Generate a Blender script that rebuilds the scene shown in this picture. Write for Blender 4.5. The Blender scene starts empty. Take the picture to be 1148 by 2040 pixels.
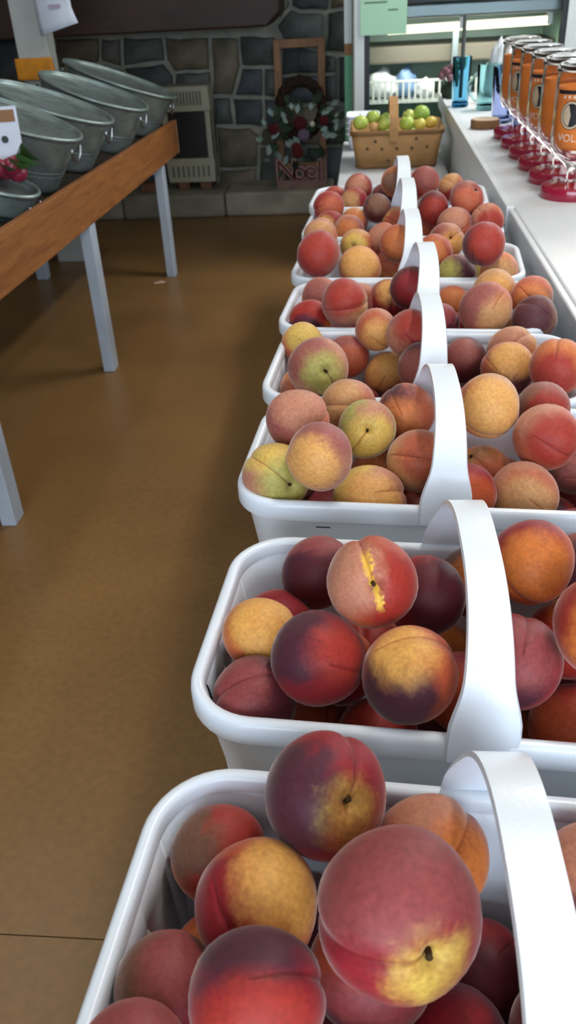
import bpy, bmesh, math, random
from mathutils import Vector, Matrix, noise
random.seed(7)
C = bpy.context.scene.collection
SC = bpy.context.scene

# ------------------------------------------------------------------ camera
CAM_H = 1.32
M = ((0.9956208845783334, 0.0035460469861694002, -0.09341562900408329),
     (0.08046508767249913, -0.5411748251432315, 0.8370514788811079),
     (-0.04758596281797477, -0.8409026306190062, -0.539090291102262))
CX = Vector((M[0][0], M[1][0], M[2][0]))          # image right
CY = Vector((-M[0][1], -M[1][1], -M[2][1]))       # image up
CF = Vector((M[0][2], M[1][2], M[2][2]))          # view direction
cam_data = bpy.data.cameras.new('camera')
cam = bpy.data.objects.new('camera', cam_data)
C.objects.link(cam)
mw = Matrix.Identity(4)
for i in range(3):
    mw[i][0] = CX[i]; mw[i][1] = CY[i]; mw[i][2] = -CF[i]
mw[2][3] = CAM_H
cam.matrix_world = mw
cam_data.sensor_fit = 'VERTICAL'
cam_data.sensor_height = 36.0
cam_data.sensor_width = 36.0 * 1148 / 2040
cam_data.lens = 1654.0 / 2040 * 36.0
cam_data.clip_start = 0.02
cam_data.dof.use_dof = True
cam_data.dof.focus_distance = 0.72
cam_data.dof.aperture_fstop = 14.0
SC.camera = cam

# ------------------------------------------------------------------ world, lights, exposure
def col(h, a=1.0):
    h = h.lstrip('#')
    v = [int(h[i:i + 2], 16) / 255 for i in (0, 2, 4)]
    v = [(c / 12.92 if c <= 0.04045 else ((c + 0.055) / 1.055) ** 2.4) for c in v]
    return (v[0], v[1], v[2], a)

world = bpy.data.worlds.new('world'); SC.world = world
world.use_nodes = True
world.node_tree.nodes['Background'].inputs[0].default_value = (0.62, 0.76, 1.0, 1)
world.node_tree.nodes['Background'].inputs[1].default_value = 0.6

def area(name, loc, size_x, size_y, energy, color, direction):
    d = bpy.data.lights.new(name, 'AREA'); d.shape = 'RECTANGLE'
    d.size = size_x; d.size_y = size_y; d.energy = energy; d.color = color
    o = bpy.data.objects.new(name, d); C.objects.link(o)
    o.location = loc
    o.rotation_euler = Vector(direction).to_track_quat('-Z', 'Y').to_euler()
    return o
# daylight that comes in by the shop windows (one behind the photographer, one in the right wall)
area('window_daylight_entrance', (0.5, -2.42, 1.55), 3.4, 1.6, 112, (0.75, 0.87, 1.0), (0, 1, -0.12))
area('window_daylight_side', (2.62, 3.9, 1.95), 1.9, 1.1, 42, (0.86, 0.93, 1.0), (-1, 0, -0.35))
# tube lamps under the ceiling
CEILING_LAMPS = [(1.05, 4.0), (0.55, 1.2), (-1.6, 2.0)]
CEILING_POWER = [33, 13, 5]
for i, (lx, ly) in enumerate(CEILING_LAMPS):
    area('ceiling_lamp_light', (lx, ly, 2.70), 0.16, 1.15, CEILING_POWER[i], (1.0, 0.97, 0.92), (0, 0, -1))
SC.cycles.max_bounces = 8; SC.cycles.diffuse_bounces = 3; SC.cycles.glossy_bounces = 3; SC.cycles.transmission_bounces = 8
SC.cycles.use_adaptive_sampling = True; SC.cycles.adaptive_threshold = 0.04
SC.view_settings.view_transform = 'Standard'
SC.view_settings.look = 'None'
SC.view_settings.gamma = 1.0
SC.view_settings.use_curve_mapping = False
SC.view_settings.exposure = 0.56

# ------------------------------------------------------------------ helpers
def tag(o, label=None, cat=None, group=None, kind=None):
    if label: o['label'] = label
    if cat: o['category'] = cat
    if group: o['group'] = group
    if kind: o['kind'] = kind
    return o

def link(name, me, mat=None, parent=None, loc=None):
    o = bpy.data.objects.new(name, me)
    C.objects.link(o)
    if mat is not None and me is not None and len(me.materials) == 0:
        me.materials.append(mat)
    if parent is not None: o.parent = parent
    if loc is not None: o.location = loc
    return o

def empty(name, loc=(0, 0, 0), rz=0.0):
    o = bpy.data.objects.new(name, None)
    C.objects.link(o); o.location = loc; o.rotation_euler = (0, 0, rz)
    o.empty_display_size = 0.05
    return o

def shade(me, smooth=True):
    for p in me.polygons: p.use_smooth = smooth

class MB:
    """collects boxes, tubes, lathes and prisms into one mesh"""
    def __init__(self): self.v = []; self.f = []
    def add(self, vs, fs):
        n = len(self.v)
        self.v += [tuple(p) for p in vs]
        self.f += [tuple(i + n for i in q) for q in fs]
        return self
    def box(self, x0, x1, y0, y1, z0, z1, mat=None):
        vs = [Vector((x, y, z)) for z in (z0, z1) for y in (y0, y1) for x in (x0, x1)]
        if mat is not None: vs = [mat @ p for p in vs]
        return self.add(vs, [(0, 2, 3, 1), (4, 5, 7, 6), (0, 1, 5, 4), (2, 6, 7, 3), (0, 4, 6, 2), (1, 3, 7, 5)])
    def tube(self, pts, r, seg=10, closed=False):
        pts = [Vector(p) for p in pts]; n = len(pts)
        rs = r if isinstance(r, (list, tuple)) else [r] * n
        vs, fs = [], []
        prev = None
        for i, p in enumerate(pts):
            a = pts[(i - 1) % n] if (closed or i > 0) else p
            b = pts[(i + 1) % n] if (closed or i < n - 1) else p
            t = (b - a).normalized()
            if prev is None:
                u = t.orthogonal().normalized()
            else:
                u = (prev - t * prev.dot(t)).normalized()
            prev = u
            w = t.cross(u)
            for k in range(seg):
                an = 2 * math.pi * k / seg
                vs.append(p + (u * math.cos(an) + w * math.sin(an)) * rs[i])
        m = n if closed else n - 1
        for i in range(m):
            for k in range(seg):
                a = i * seg + k; b = i * seg + (k + 1) % seg
                c = ((i + 1) % n) * seg + (k + 1) % seg; d = ((i + 1) % n) * seg + k
                fs.append((a, b, c, d))
        if not closed:
            fs.append(tuple(range(seg - 1, -1, -1)))
            fs.append(tuple((n - 1) * seg + k for k in range(seg)))
        return self.add(vs, fs)
    def lathe(self, prof, seg=32, sx=1.0, sy=1.0, off=(0, 0, 0)):
        vs, fs = [], []
        n = len(prof)
        for (r, z) in prof:
            for k in range(seg):
                an = 2 * math.pi * k / seg
                vs.append((off[0] + r * sx * math.cos(an), off[1] + r * sy * math.sin(an), off[2] + z))
        for i in range(n - 1):
            for k in range(seg):
                k2 = (k + 1) % seg
                fs.append((i * seg + k, i * seg + k2, (i + 1) * seg + k2, (i + 1) * seg + k))
        if prof[0][0] > 1e-6: fs.append(tuple(range(seg - 1, -1, -1)))
        if prof[-1][0] > 1e-6: fs.append(tuple((n - 1) * seg + k for k in range(seg)))
        return self.add(vs, fs)
    def prism(self, poly, d0, d1, axis='y'):
        """poly of (a,b); axis y: a=x,b=z ; axis z: a=x,b=y ; axis x: a=y,b=z"""
        def mk(a, b, d):
            return {'y': (a, d, b), 'z': (a, b, d), 'x': (d, a, b)}[axis]
        n = len(poly)
        vs = [mk(a, b, d0) for a, b in poly] + [mk(a, b, d1) for a, b in poly]
        fs = [tuple(range(n)), tuple(range(2 * n - 1, n - 1, -1))]
        fs += [(i, n + i, n + (i + 1) % n, (i + 1) % n) for i in range(n)]
        return self.add(vs, fs)
    def mesh(self, name, smooth=False, bevel=0.0, bseg=2, weld=True):
        me = bpy.data.meshes.new(name)
        me.from_pydata(self.v, [], self.f)
        bm = bmesh.new(); bm.from_mesh(me)
        if weld: bmesh.ops.remove_doubles(bm, verts=bm.verts, dist=1e-6)
        bmesh.ops.recalc_face_normals(bm, faces=bm.faces)
        if bevel > 0:
            es = [e for e in bm.edges if len(e.link_faces) == 2 and e.calc_face_angle(0) > 0.5]
            bmesh.ops.bevel(bm, geom=es, offset=bevel, segments=bseg, profile=0.5, affect='EDGES', clamp_overlap=True)
        bm.to_mesh(me); bm.free(); me.update()
        shade(me, smooth)
        return me
    def build(self, name, mat, parent=None, smooth=False, bevel=0.0, bseg=2, loc=None):
        return link(name, self.mesh(name, smooth, bevel, bseg), mat, parent, loc)

def autosmooth(me, angle=0.7):
    shade(me, True)
    bm = bmesh.new(); bm.from_mesh(me)
    for e in bm.edges:
        e.smooth = not (len(e.link_faces) == 2 and e.calc_face_angle(0) > angle)
    bm.to_mesh(me); bm.free()

# ------------------------------------------------------------------ materials
def nt(name):
    m = bpy.data.materials.new(name); m.use_nodes = True
    n = m.node_tree.nodes; l = m.node_tree.links
    return m, n, l, n['Principled BSDF']

def plain(name, c, rough=0.5, spec=0.5, metal=0.0, var=0.0, scale=8.0, bump=0.0, bscale=60.0, sheen=0.0, rand=0.0):
    m, n, l, b = nt(name)
    c = col(c) if isinstance(c, str) else c
    b.inputs['Base Color'].default_value = c
    b.inputs['Roughness'].default_value = rough
    b.inputs['Specular IOR Level'].default_value = spec
    b.inputs['Metallic'].default_value = metal
    if sheen: b.inputs['Sheen Weight'].default_value = sheen
    tc = n.new('ShaderNodeTexCoord')
    src = None
    if var:
        t = n.new('ShaderNodeTexNoise'); t.inputs['Scale'].default_value = scale; t.inputs['Detail'].default_value = 6
        l.new(tc.outputs['Object'], t.inputs['Vector'])
        r = n.new('ShaderNodeMapRange'); r.inputs[1].default_value = 0.3; r.inputs[2].default_value = 0.7
        r.inputs[3].default_value = 1 - var; r.inputs[4].default_value = 1 + var
        l.new(t.outputs[0], r.inputs[0])
        mx = n.new('ShaderNodeMix'); mx.data_type = 'RGBA'; mx.blend_type = 'MULTIPLY'; mx.inputs[0].default_value = 1
        mx.inputs[6].default_value = c
        cmb = n.new('ShaderNodeCombineColor')
        for k in range(3): l.new(r.outputs[0], cmb.inputs[k])
        l.new(cmb.outputs[0], mx.inputs[7])
        src = mx.outputs[2]
    if rand:
        oi = n.new('ShaderNodeObjectInfo')
        hsv = n.new('ShaderNodeHueSaturation')
        r2 = n.new('ShaderNodeMapRange'); r2.inputs[3].default_value = 1 - rand; r2.inputs[4].default_value = 1 + rand
        l.new(oi.outputs['Random'], r2.inputs[0]); l.new(r2.outputs[0], hsv.inputs['Value'])
        if src: l.new(src, hsv.inputs['Color'])
        else: hsv.inputs['Color'].default_value = c
        src = hsv.outputs[0]
    if src: l.new(src, b.inputs['Base Color'])
    if bump:
        t2 = n.new('ShaderNodeTexNoise'); t2.inputs['Scale'].default_value = bscale; t2.inputs['Detail'].default_value = 4
        l.new(tc.outputs['Object'], t2.inputs['Vector'])
        bp = n.new('ShaderNodeBump'); bp.inputs['Strength'].default_value = bump; bp.inputs['Distance'].default_value = 0.01
        l.new(t2.outputs[0], bp.inputs['Height']); l.new(bp.outputs[0], b.inputs['Normal'])
    return m

def wood(name, c1, c2, scale=(1, 14, 14), rough=0.45, axis_noise=3.0):
    m, n, l, b = nt(name)
    tc = n.new('ShaderNodeTexCoord'); mp = n.new('ShaderNodeMapping')
    mp.inputs['Scale'].default_value = scale
    l.new(tc.outputs['Object'], mp.inputs[0])
    t = n.new('ShaderNodeTexNoise'); t.inputs['Scale'].default_value = axis_noise; t.inputs['Detail'].default_value = 8
    t.inputs['Distortion'].default_value = 1.4
    l.new(mp.outputs[0], t.inputs['Vector'])
    r = n.new('ShaderNodeValToRGB')
    r.color_ramp.elements[0].position = 0.32; r.color_ramp.elements[0].color = col(c1)
    r.color_ramp.elements[1].position = 0.68; r.color_ramp.elements[1].color = col(c2)
    l.new(t.outputs[0], r.inputs[0]); l.new(r.outputs[0], b.inputs['Base Color'])
    b.inputs['Roughness'].default_value = rough
    bp = n.new('ShaderNodeBump'); bp.inputs['Strength'].default_value = 0.12; bp.inputs['Distance'].default_value = 0.004
    l.new(t.outputs[0], bp.inputs['Height']); l.new(bp.outputs[0], b.inputs['Normal'])
    return m

def glass(name, c, rough=0.02, ior=1.45, weight=1.0):
    m, n, l, b = nt(name)
    b.inputs['Base Color'].default_value = col(c)
    b.inputs['Roughness'].default_value = rough
    b.inputs['IOR'].default_value = ior
    b.inputs['Transmission Weight'].default_value = weight
    return m

def emit(name, c, s):
    m, n, l, b = nt(name)
    b.inputs['Base Color'].default_value = col(c)
    b.inputs['Emission Color'].default_value = col(c)
    b.inputs['Emission Strength'].default_value = s
    return m

MT = {}
MT['plastic'] = plain('white_plastic', '#e4eaf2', 0.28, 0.5, bump=0.03, bscale=300)
MT['paint'] = plain('white_paint', '#c6cacd', 0.42, 0.45, var=0.05, scale=5)
MT['counter'] = plain('counter_laminate', '#d6dadc', 0.38, 0.45, var=0.04, scale=5)
MT['legpaint'] = plain('leg_paint', '#a5aeb9', 0.5, 0.4, var=0.12, scale=7)
MT['postpaint'] = plain('post_paint', '#a9aba6', 0.6, 0.3, var=0.08, scale=6)
MT['board'] = wood('oak_board', '#7b4a25', '#956031', (14, 1.2, 14), 0.42)
MT['darkbeam'] = wood('dark_beam', '#24120a', '#3a1d10', (1, 14, 14), 0.55)
MT['frame_wood'] = wood('frame_wood', '#6e4a2c', '#8d6440', (12, 12, 1.5), 0.6)
MT['plaque'] = plain('plaque_paint', '#7c5f55', 0.7, 0.3, var=0.2, scale=20)
MT['letter'] = plain('letter_paint', '#55221f', 0.6, 0.3, var=0.15, scale=30)
MT['letter_edge'] = plain('letter_edge', '#a98a80', 0.6, 0.3)
MT['darktop'] = plain('dark_tabletop', '#20180f', 0.7, 0.3, var=0.3, scale=9)
MT['galv'] = plain('galvanized_steel', '#87938f', 0.46, 0.5, metal=0.7, var=0.28, scale=16, bump=0.05, bscale=40)
MT['wire'] = plain('wire_steel', '#9aa0a6', 0.35, 0.5, metal=1.0)
MT['orange_tape'] = plain('orange_plastic', '#c9821c', 0.5, 0.4, var=0.15, scale=25)
MT['paper'] = plain('white_paper', '#cdd2de', 0.7, 0.2, var=0.05, scale=12)
MT['paper_print'] = plain('faint_print', '#a79aaa', 0.7, 0.2)
MT['cardboard'] = plain('cardboard', '#8d6a4c', 0.85, 0.2, var=0.1, scale=10)
MT['mortar'] = plain('mortar', '#86867b', 0.9, 0.2, var=0.2, scale=12, bump=0.4, bscale=60)
MT['hearth'] = plain('hearth_stone', '#857f70', 0.85, 0.25, var=0.3, scale=6, bump=0.4, bscale=25, rand=0.15)
MT['heater'] = plain('heater_enamel', '#96937f', 0.5, 0.4, var=0.06, scale=10)
MT['black'] = plain('matte_black', '#0c0e10', 0.35, 0.5)
MT['slot'] = plain('slot_dark', '#5b5a50', 0.7, 0.3)
MT['block'] = plain('wood_block', '#6d4c3c', 0.8, 0.2, var=0.2, scale=18)
MT['wicker'] = plain('splint_wood', '#a1794c', 0.65, 0.3, var=0.14, scale=18, bump=0.12, bscale=90)
MT['wicker_rim'] = plain('splint_rim', '#7c5a36', 0.65, 0.3, var=0.2, scale=22)
MT['tack'] = plain('dark_tack', '#4a3420', 0.5, 0.5)
MT['stem'] = plain('brown_stem', '#3c2a16', 0.8, 0.2)
MT['green_board'] = plain('green_board', '#5d9a74', 0.6, 0.3, var=0.05, scale=8)
MT['sign_green'] = plain('mint_paper', '#9cc2a8', 0.75, 0.2)
MT['ink'] = plain('pencil_ink', '#5c7468', 0.8, 0.2)
MT['fridge_white'] = plain('fridge_enamel', '#b4bab8', 0.35, 0.5)
MT['gasket'] = plain('gasket', '#141a20', 0.5, 0.4)
MT['fridge_in'] = plain('fridge_liner', '#7d9c8b', 0.4, 0.5)
MT['fridge_metal'] = plain('fridge_metal', '#6e7a7c', 0.35, 0.5, metal=0.5)
MT['fridge_brown'] = plain('fridge_duct', '#5a574d', 0.5, 0.4)
MT['clear'] = glass('clear_glass', '#fbfdfc', 0.01, 1.05)
MT['acrylic'] = glass('clear_acrylic', '#fdf6f3', 0.03, 1.13)
MT['tube'] = emit('lamp_tube', '#fff2d2', 1.2)
MT['orange'] = plain('orange_print', '#dd8236', 0.45, 0.4, var=0.08, scale=14)
MT['redfoot'] = plain('red_plastic', '#8d1230', 0.16, 0.6)
MT['print_dark'] = plain('print_dark', '#161a22', 0.5, 0.4)
MT['print_cream'] = plain('print_cream', '#cdbfa4', 0.5, 0.4)
MT['print_white'] = plain('print_white', '#e6cdbb', 0.5, 0.4)
MT['blueglass'] = glass('blue_glass', '#a9dcf0', 0.05, 1.06)
MT['blueglass_deep'] = glass('deep_blue_glass', '#6fb4ec', 0.03, 1.2)
MT['tealglass'] = glass('teal_glass', '#cdeeee', 0.05, 1.06)
MT['lilacglass'] = glass('lilac_glass', '#ccd4f0', 0.08, 1.06)
MT['woodslice'] = plain('wood_bark', '#7d5a3c', 0.8, 0.2, var=0.15, scale=40)
MT['woodface'] = plain('wood_face', '#cbb598', 0.8, 0.2, var=0.08, scale=40)
MT['dryflower'] = plain('dried_flower', '#7d5a63', 0.9, 0.1, var=0.3, scale=40)
MT['bag'] = plain('plastic_bag', '#d6dbe0', 0.25, 0.6, var=0.1, scale=20)
MT['bagblue'] = plain('bag_blue', '#6f8eb4', 0.4, 0.5)
MT['magenta'] = plain('magenta_wrap', '#7c1d36', 0.35, 0.5, var=0.25, scale=30)
MT['leafgreen'] = plain('leaf_green', '#3c5d2c', 0.6, 0.3, var=0.2, scale=30)
MT['frost'] = plain('frosted_leaf', '#8fa39b', 0.7, 0.3, rand=0.25)
MT['darkleaf'] = plain('dark_leaf', '#2c3d2c', 0.7, 0.3, rand=0.3)
MT['vine'] = plain('grapevine', '#2e2019', 0.85, 0.2, var=0.3, scale=40)
MT['rose'] = plain('dried_rose', '#571c1f', 0.8, 0.2, rand=0.2)
MT['mauve'] = plain('mauve_bloom', '#6a5a70', 0.8, 0.2)
MT['pearl'] = plain('pearl_berry', '#d2cdb0', 0.4, 0.5)
MT['mark'] = plain('purple_stamp', '#2c1838', 0.6, 0.3)
MT['plaster'] = plain('wall_plaster', '#8f8a7f', 0.85, 0.2, var=0.05, scale=3)
MT['ceiling'] = plain('ceiling_board', '#d4d3cc', 0.9, 0.2, var=0.04, scale=3)
MT['subfloor'] = plain('floor_joint', '#3a2817', 0.9, 0.2)
MT['lampbody'] = plain('lamp_body', '#d8d8d4', 0.5, 0.4)

def floor_mat():
    m, n, l, b = nt('brown_linoleum')
    tc = n.new('ShaderNodeTexCoord')
    a = n.new('ShaderNodeTexNoise'); a.inputs['Scale'].default_value = 2.2; a.inputs['Detail'].default_value = 5
    c = n.new('ShaderNodeTexNoise'); c.inputs['Scale'].default_value = 55; c.inputs['Detail'].default_value = 6
    for t in (a, c): l.new(tc.outputs['Object'], t.inputs['Vector'])
    r = n.new('ShaderNodeValToRGB')
    r.color_ramp.elements[0].position = 0.3; r.color_ramp.elements[0].color = col('#785833')
    r.color_ramp.elements[1].position = 0.72; r.color_ramp.elements[1].color = col('#88653b')
    l.new(a.outputs[0], r.inputs[0])
    r2 = n.new('ShaderNodeMapRange'); r2.inputs[1].default_value = 0.3; r2.inputs[2].default_value = 0.7
    r2.inputs[3].default_value = 0.9; r2.inputs[4].default_value = 1.1
    l.new(c.outputs[0], r2.inputs[0])
    cm = n.new('ShaderNodeCombineColor')
    for k in range(3): l.new(r2.outputs[0], cm.inputs[k])
    mx = n.new('ShaderNodeMix'); mx.data_type = 'RGBA'; mx.blend_type = 'MULTIPLY'; mx.inputs[0].default_value = 1
    l.new(r.outputs[0], mx.inputs[6]); l.new(cm.outputs[0], mx.inputs[7])
    l.new(mx.outputs[2], b.inputs['Base Color'])
    b.inputs['Roughness'].default_value = 0.36
    b.inputs['Specular IOR Level'].default_value = 0.4
    bp = n.new('ShaderNodeBump'); bp.inputs['Strength'].default_value = 0.05; bp.inputs['Distance'].default_value = 0.003
    l.new(c.outputs[0], bp.inputs['Height']); l.new(bp.outputs[0], b.inputs['Normal'])
    return m
MT['floor'] = floor_mat()

def stone_mat():
    m, n, l, b = nt('field_stone')
    tc = n.new('ShaderNodeTexCoord'); oi = n.new('ShaderNodeObjectInfo')
    r = n.new('ShaderNodeValToRGB')
    cs = ['#414340', '#53514a', '#42474e', '#5d5444', '#4a4d46', '#3b3f40', '#625a4a', '#474e4a']
    r.color_ramp.interpolation = 'CONSTANT'
    for i, c in enumerate(cs):
        e = r.color_ramp.elements[i] if i < 2 else r.color_ramp.elements.new(i / len(cs))
        e.position = i / len(cs); e.color = col(c)
    l.new(oi.outputs['Random'], r.inputs[0])
    t = n.new('ShaderNodeTexNoise'); t.inputs['Scale'].default_value = 9; t.inputs['Detail'].default_value = 7
    l.new(tc.outputs['Object'], t.inputs['Vector'])
    r2 = n.new('ShaderNodeMapRange'); r2.inputs[1].default_value = 0.3; r2.inputs[2].default_value = 0.7
    r2.inputs[3].default_value = 0.65; r2.inputs[4].default_value = 1.35
    l.new(t.outputs[0], r2.inputs[0])
    cm = n.new('ShaderNodeCombineColor')
    for k in range(3): l.new(r2.outputs[0], cm.inputs[k])
    mx = n.new('ShaderNodeMix'); mx.data_type = 'RGBA'; mx.blend_type = 'MULTIPLY'; mx.inputs[0].default_value = 1
    l.new(r.outputs[0], mx.inputs[6]); l.new(cm.outputs[0], mx.inputs[7])
    l.new(mx.outputs[2], b.inputs['Base Color'])
    b.inputs['Roughness'].default_value = 0.75
    bp = n.new('ShaderNodeBump'); bp.inputs['Strength'].default_value = 0.5; bp.inputs['Distance'].default_value = 0.02
    l.new(t.outputs[0], bp.inputs['Height']); l.new(bp.outputs[0], b.inputs['Normal'])
    return m
MT['stone'] = stone_mat()

def peach_mat():
    """colour comes from per-fruit custom properties: skin ground, two blush/ground patches and a split streak"""
    m, n, l, b = nt('peach_skin')
    tc = n.new('ShaderNodeTexCoord')
    nv = n.new('ShaderNodeVectorMath'); nv.operation = 'NORMALIZE'
    l.new(tc.outputs['Object'], nv.inputs[0])
    def attr(name):
        a = n.new('ShaderNodeAttribute'); a.attribute_type = 'OBJECT'; a.attribute_name = name
        return a
    seed = attr('seed')
    sv = n.new('ShaderNodeVectorMath'); sv.operation = 'ADD'
    l.new(nv.outputs[0], sv.inputs[0]); l.new(seed.outputs['Vector'], sv.inputs[1])
    def noise_(scale, detail, dist=0.0):
        t = n.new('ShaderNodeTexNoise'); t.inputs['Scale'].default_value = scale
        t.inputs['Detail'].default_value = detail; t.inputs['Distortion'].default_value = dist
        l.new(sv.outputs[0], t.inputs['Vector']); return t
    big = noise_(1.6, 5, 0.7); fine = noise_(11, 6); spk = noise_(80, 3)
    def math_(op, a, bb, clamp=False):
        x = n.new('ShaderNodeMath'); x.operation = op; x.use_clamp = clamp
        for i, v in enumerate((a, bb)):
            if hasattr(v, 'links'): l.new(v, x.inputs[i])
            else: x.inputs[i].default_value = v
        return x.outputs[0]
    def mask(dirn, sizen, amt):
        d = attr(dirn); s = attr(sizen)
        dp = n.new('ShaderNodeVectorMath'); dp.operation = 'DOT_PRODUCT'
        l.new(nv.outputs[0], dp.inputs[0]); l.new(d.outputs['Vector'], dp.inputs[1])
        v = math_('ADD', dp.outputs['Value'], math_('MULTIPLY', math_('SUBTRACT', big.outputs[0], 0.5), amt))
        v = math_('ADD', v, math_('MULTIPLY', math_('SUBTRACT', fine.outputs[0], 0.5), 0.10))
        v = math_('SUBTRACT', v, s.outputs['Fac'])
        r = n.new('ShaderNodeMapRange'); r.interpolation_type = 'SMOOTHSTEP'
        r.inputs[1].default_value = -0.27; r.inputs[2].default_value = 0.2
        l.new(v, r.inputs[0]); return r.outputs[0]
    def mix(f, a, bb):
        x = n.new('ShaderNodeMix'); x.data_type = 'RGBA'
        if hasattr(f, 'links'): l.new(f, x.inputs[0])
        else: x.inputs[0].default_value = f
        for s, i in ((a, 6), (bb, 7)):
            if hasattr(s, 'links'): l.new(s, x.inputs[i])
            else: x.inputs[i].default_value = s
        return x.outputs[2]
    cA, cB, cC = attr('skin'), attr('patch_one'), attr('patch_two')
    c = mix(mask('two_dir', 'two_size', 0.9), cA.outputs['Color'], cC.outputs['Color'])
    c = mix(mask('one_dir', 'one_size', 0.5), c, cB.outputs['Color'])
    # split streak across the stem end
    st = attr('streak')
    sep = n.new('ShaderNodeSeparateXYZ'); l.new(nv.outputs[0], sep.inputs[0])
    yy = math_('ADD', sep.outputs[1], math_('MULTIPLY', math_('SUBTRACT', big.outputs[0], 0.5), 0.28))
    yy = math_('ABSOLUTE', math_('ADD', yy, math_('MULTIPLY', math_('SUBTRACT', fine.outputs[0], 0.5), 0.3)), 0)
    band = n.new('ShaderNodeMapRange'); band.inputs[1].default_value = 0.12; band.inputs[2].default_value = 0.05
    l.new(yy, band.inputs[0])
    ends = n.new('ShaderNodeMapRange'); ends.inputs[1].default_value = 0.72; ends.inputs[2].default_value = 0.55
    l.new(math_('ABSOLUTE', math_('SUBTRACT', sep.outputs[0], 0.08), 0), ends.inputs[0])
    top = math_('GREATER_THAN', sep.outputs[2], 0.0)
    sm = math_('MULTIPLY', math_('MULTIPLY', band.outputs[0], ends.outputs[0]), math_('MULTIPLY', top, st.outputs['Fac']))
    c = mix(sm, c, col('#e0b040'))
    # blotchy red wash over the whole skin
    wash = noise_(3.2, 6, 1.2)
    wr_ = n.new('ShaderNodeMapRange'); wr_.inputs[1].default_value = 0.46; wr_.inputs[2].default_value = 0.74; wr_.inputs[4].default_value = 0.24
    l.new(wash.outputs[0], wr_.inputs[0])
    wc = n.new('ShaderNodeMix'); wc.data_type = 'RGBA'; wc.blend_type = 'MULTIPLY'; wc.inputs[7].default_value = (0.62, 0.22, 0.24, 1)
    l.new(wr_.outputs[0], wc.inputs[0]); l.new(c, wc.inputs[6]); c = wc.outputs[2]
    # thin dark line down the seam
    sa = math_('ABSOLUTE', math_('ADD', sep.outputs[1], math_('MULTIPLY', math_('SUBTRACT', fine.outputs[0], 0.5), 0.03)), 0)
    sl = n.new('ShaderNodeMapRange'); sl.inputs[1].default_value = 0.045; sl.inputs[2].default_value = 0.008; sl.inputs[4].default_value = 0.55
    l.new(sa, sl.inputs[0])
    slm = math_('MULTIPLY', sl.outputs[0], math_('GREATER_THAN', sep.outputs[0], 0.05))
    wc2 = n.new('ShaderNodeMix'); wc2.data_type = 'RGBA'; wc2.blend_type = 'MULTIPLY'; wc2.inputs[7].default_value = (0.5, 0.2, 0.18, 1)
    l.new(slm, wc2.inputs[0]); l.new(c, wc2.inputs[6]); c = wc2.outputs[2]
    # mottling and tiny lenticels
    r = n.new('ShaderNodeMapRange'); r.inputs[1].default_value = 0.3; r.inputs[2].default_value = 0.7
    r.inputs[3].default_value = 0.84; r.inputs[4].default_value = 1.14
    l.new(fine.outputs[0], r.inputs[0])
    cm = n.new('ShaderNodeCombineColor')
    for k in range(3): l.new(r.outputs[0], cm.inputs[k])
    mx = n.new('ShaderNodeMix'); mx.data_type = 'RGBA'; mx.blend_type = 'MULTIPLY'; mx.inputs[0].default_value = 1
    l.new(c, mx.inputs[6]); l.new(cm.outputs[0], mx.inputs[7])
    l.new(mx.outputs[2], b.inputs['Base Color'])
    b.inputs['Roughness'].default_value = 0.55
    b.inputs['Specular IOR Level'].default_value = 0.28
    b.inputs['Sheen Weight'].default_value = 0.40
    b.inputs['Sheen Roughness'].default_value = 0.35
    b.inputs['Sheen Tint'].default_value = (1.0, 0.86, 0.8, 1)
    bp = n.new('ShaderNodeBump'); bp.inputs['Strength'].default_value = 0.06; bp.inputs['Distance'].default_value = 0.002
    l.new(spk.outputs[0], bp.inputs['Height']); l.new(bp.outputs[0], b.inputs['Normal'])
    return m
MT['peach'] = peach_mat()

def apple_mat():
    m, n, l, b = nt('apple_skin')
    tc = n.new('ShaderNodeTexCoord'); oi = n.new('ShaderNodeObjectInfo')
    t = n.new('ShaderNodeTexNoise'); t.inputs['Scale'].default_value = 20; t.inputs['Detail'].default_value = 4
    l.new(tc.outputs['Object'], t.inputs['Vector'])
    a = n.new('ShaderNodeAttribute'); a.attribute_type = 'OBJECT'; a.attribute_name = 'skin'
    mx = n.new('ShaderNodeMix'); mx.data_type = 'RGBA'; mx.inputs[7].default_value = col('#c2c65e')
    r = n.new('ShaderNodeMapRange'); r.inputs[1].default_value = 0.45; r.inputs[2].default_value = 0.75; r.inputs[4].default_value = 0.5
    l.new(t.outputs[0], r.inputs[0]); l.new(r.outputs[0], mx.inputs[0])
    l.new(a.outputs['Color'], mx.inputs[6]); l.new(mx.outputs[2], b.inputs['Base Color'])
    b.inputs['Roughness'].default_value = 0.32
    return m
MT['apple'] = apple_mat()

# ================================================================== the setting
# floor: linoleum sheets laid on a dark joint, the seam runs across the aisle
fl = MB().box(-3.3, 2.7, -2.5, 6.5, -0.05, -0.004).build('floor', MT['subfloor'])
tag(fl, 'brown linoleum floor of the shop aisle', kind='structure')
seams = [-2.5, 0.742, 6.5]
for a, b in zip(seams[:-1], seams[1:]):
    MB().box(-3.3, 2.7, a + 0.0012, b - 0.0012, -0.004, 0.0).build('floor_sheet', MT['floor'], fl)

wl = MB().box(-3.42, -3.3, -2.6, 6.5, 0, 2.8).build('wall_left', MT['plaster']); tag(wl, 'dim plaster side wall', kind='structure')
ce = MB().box(-3.4, 2.8, -2.6, 6.5, 2.8, 2.9).build('ceiling', MT['ceiling']); tag(ce, 'pale board ceiling', kind='structure')

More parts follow.
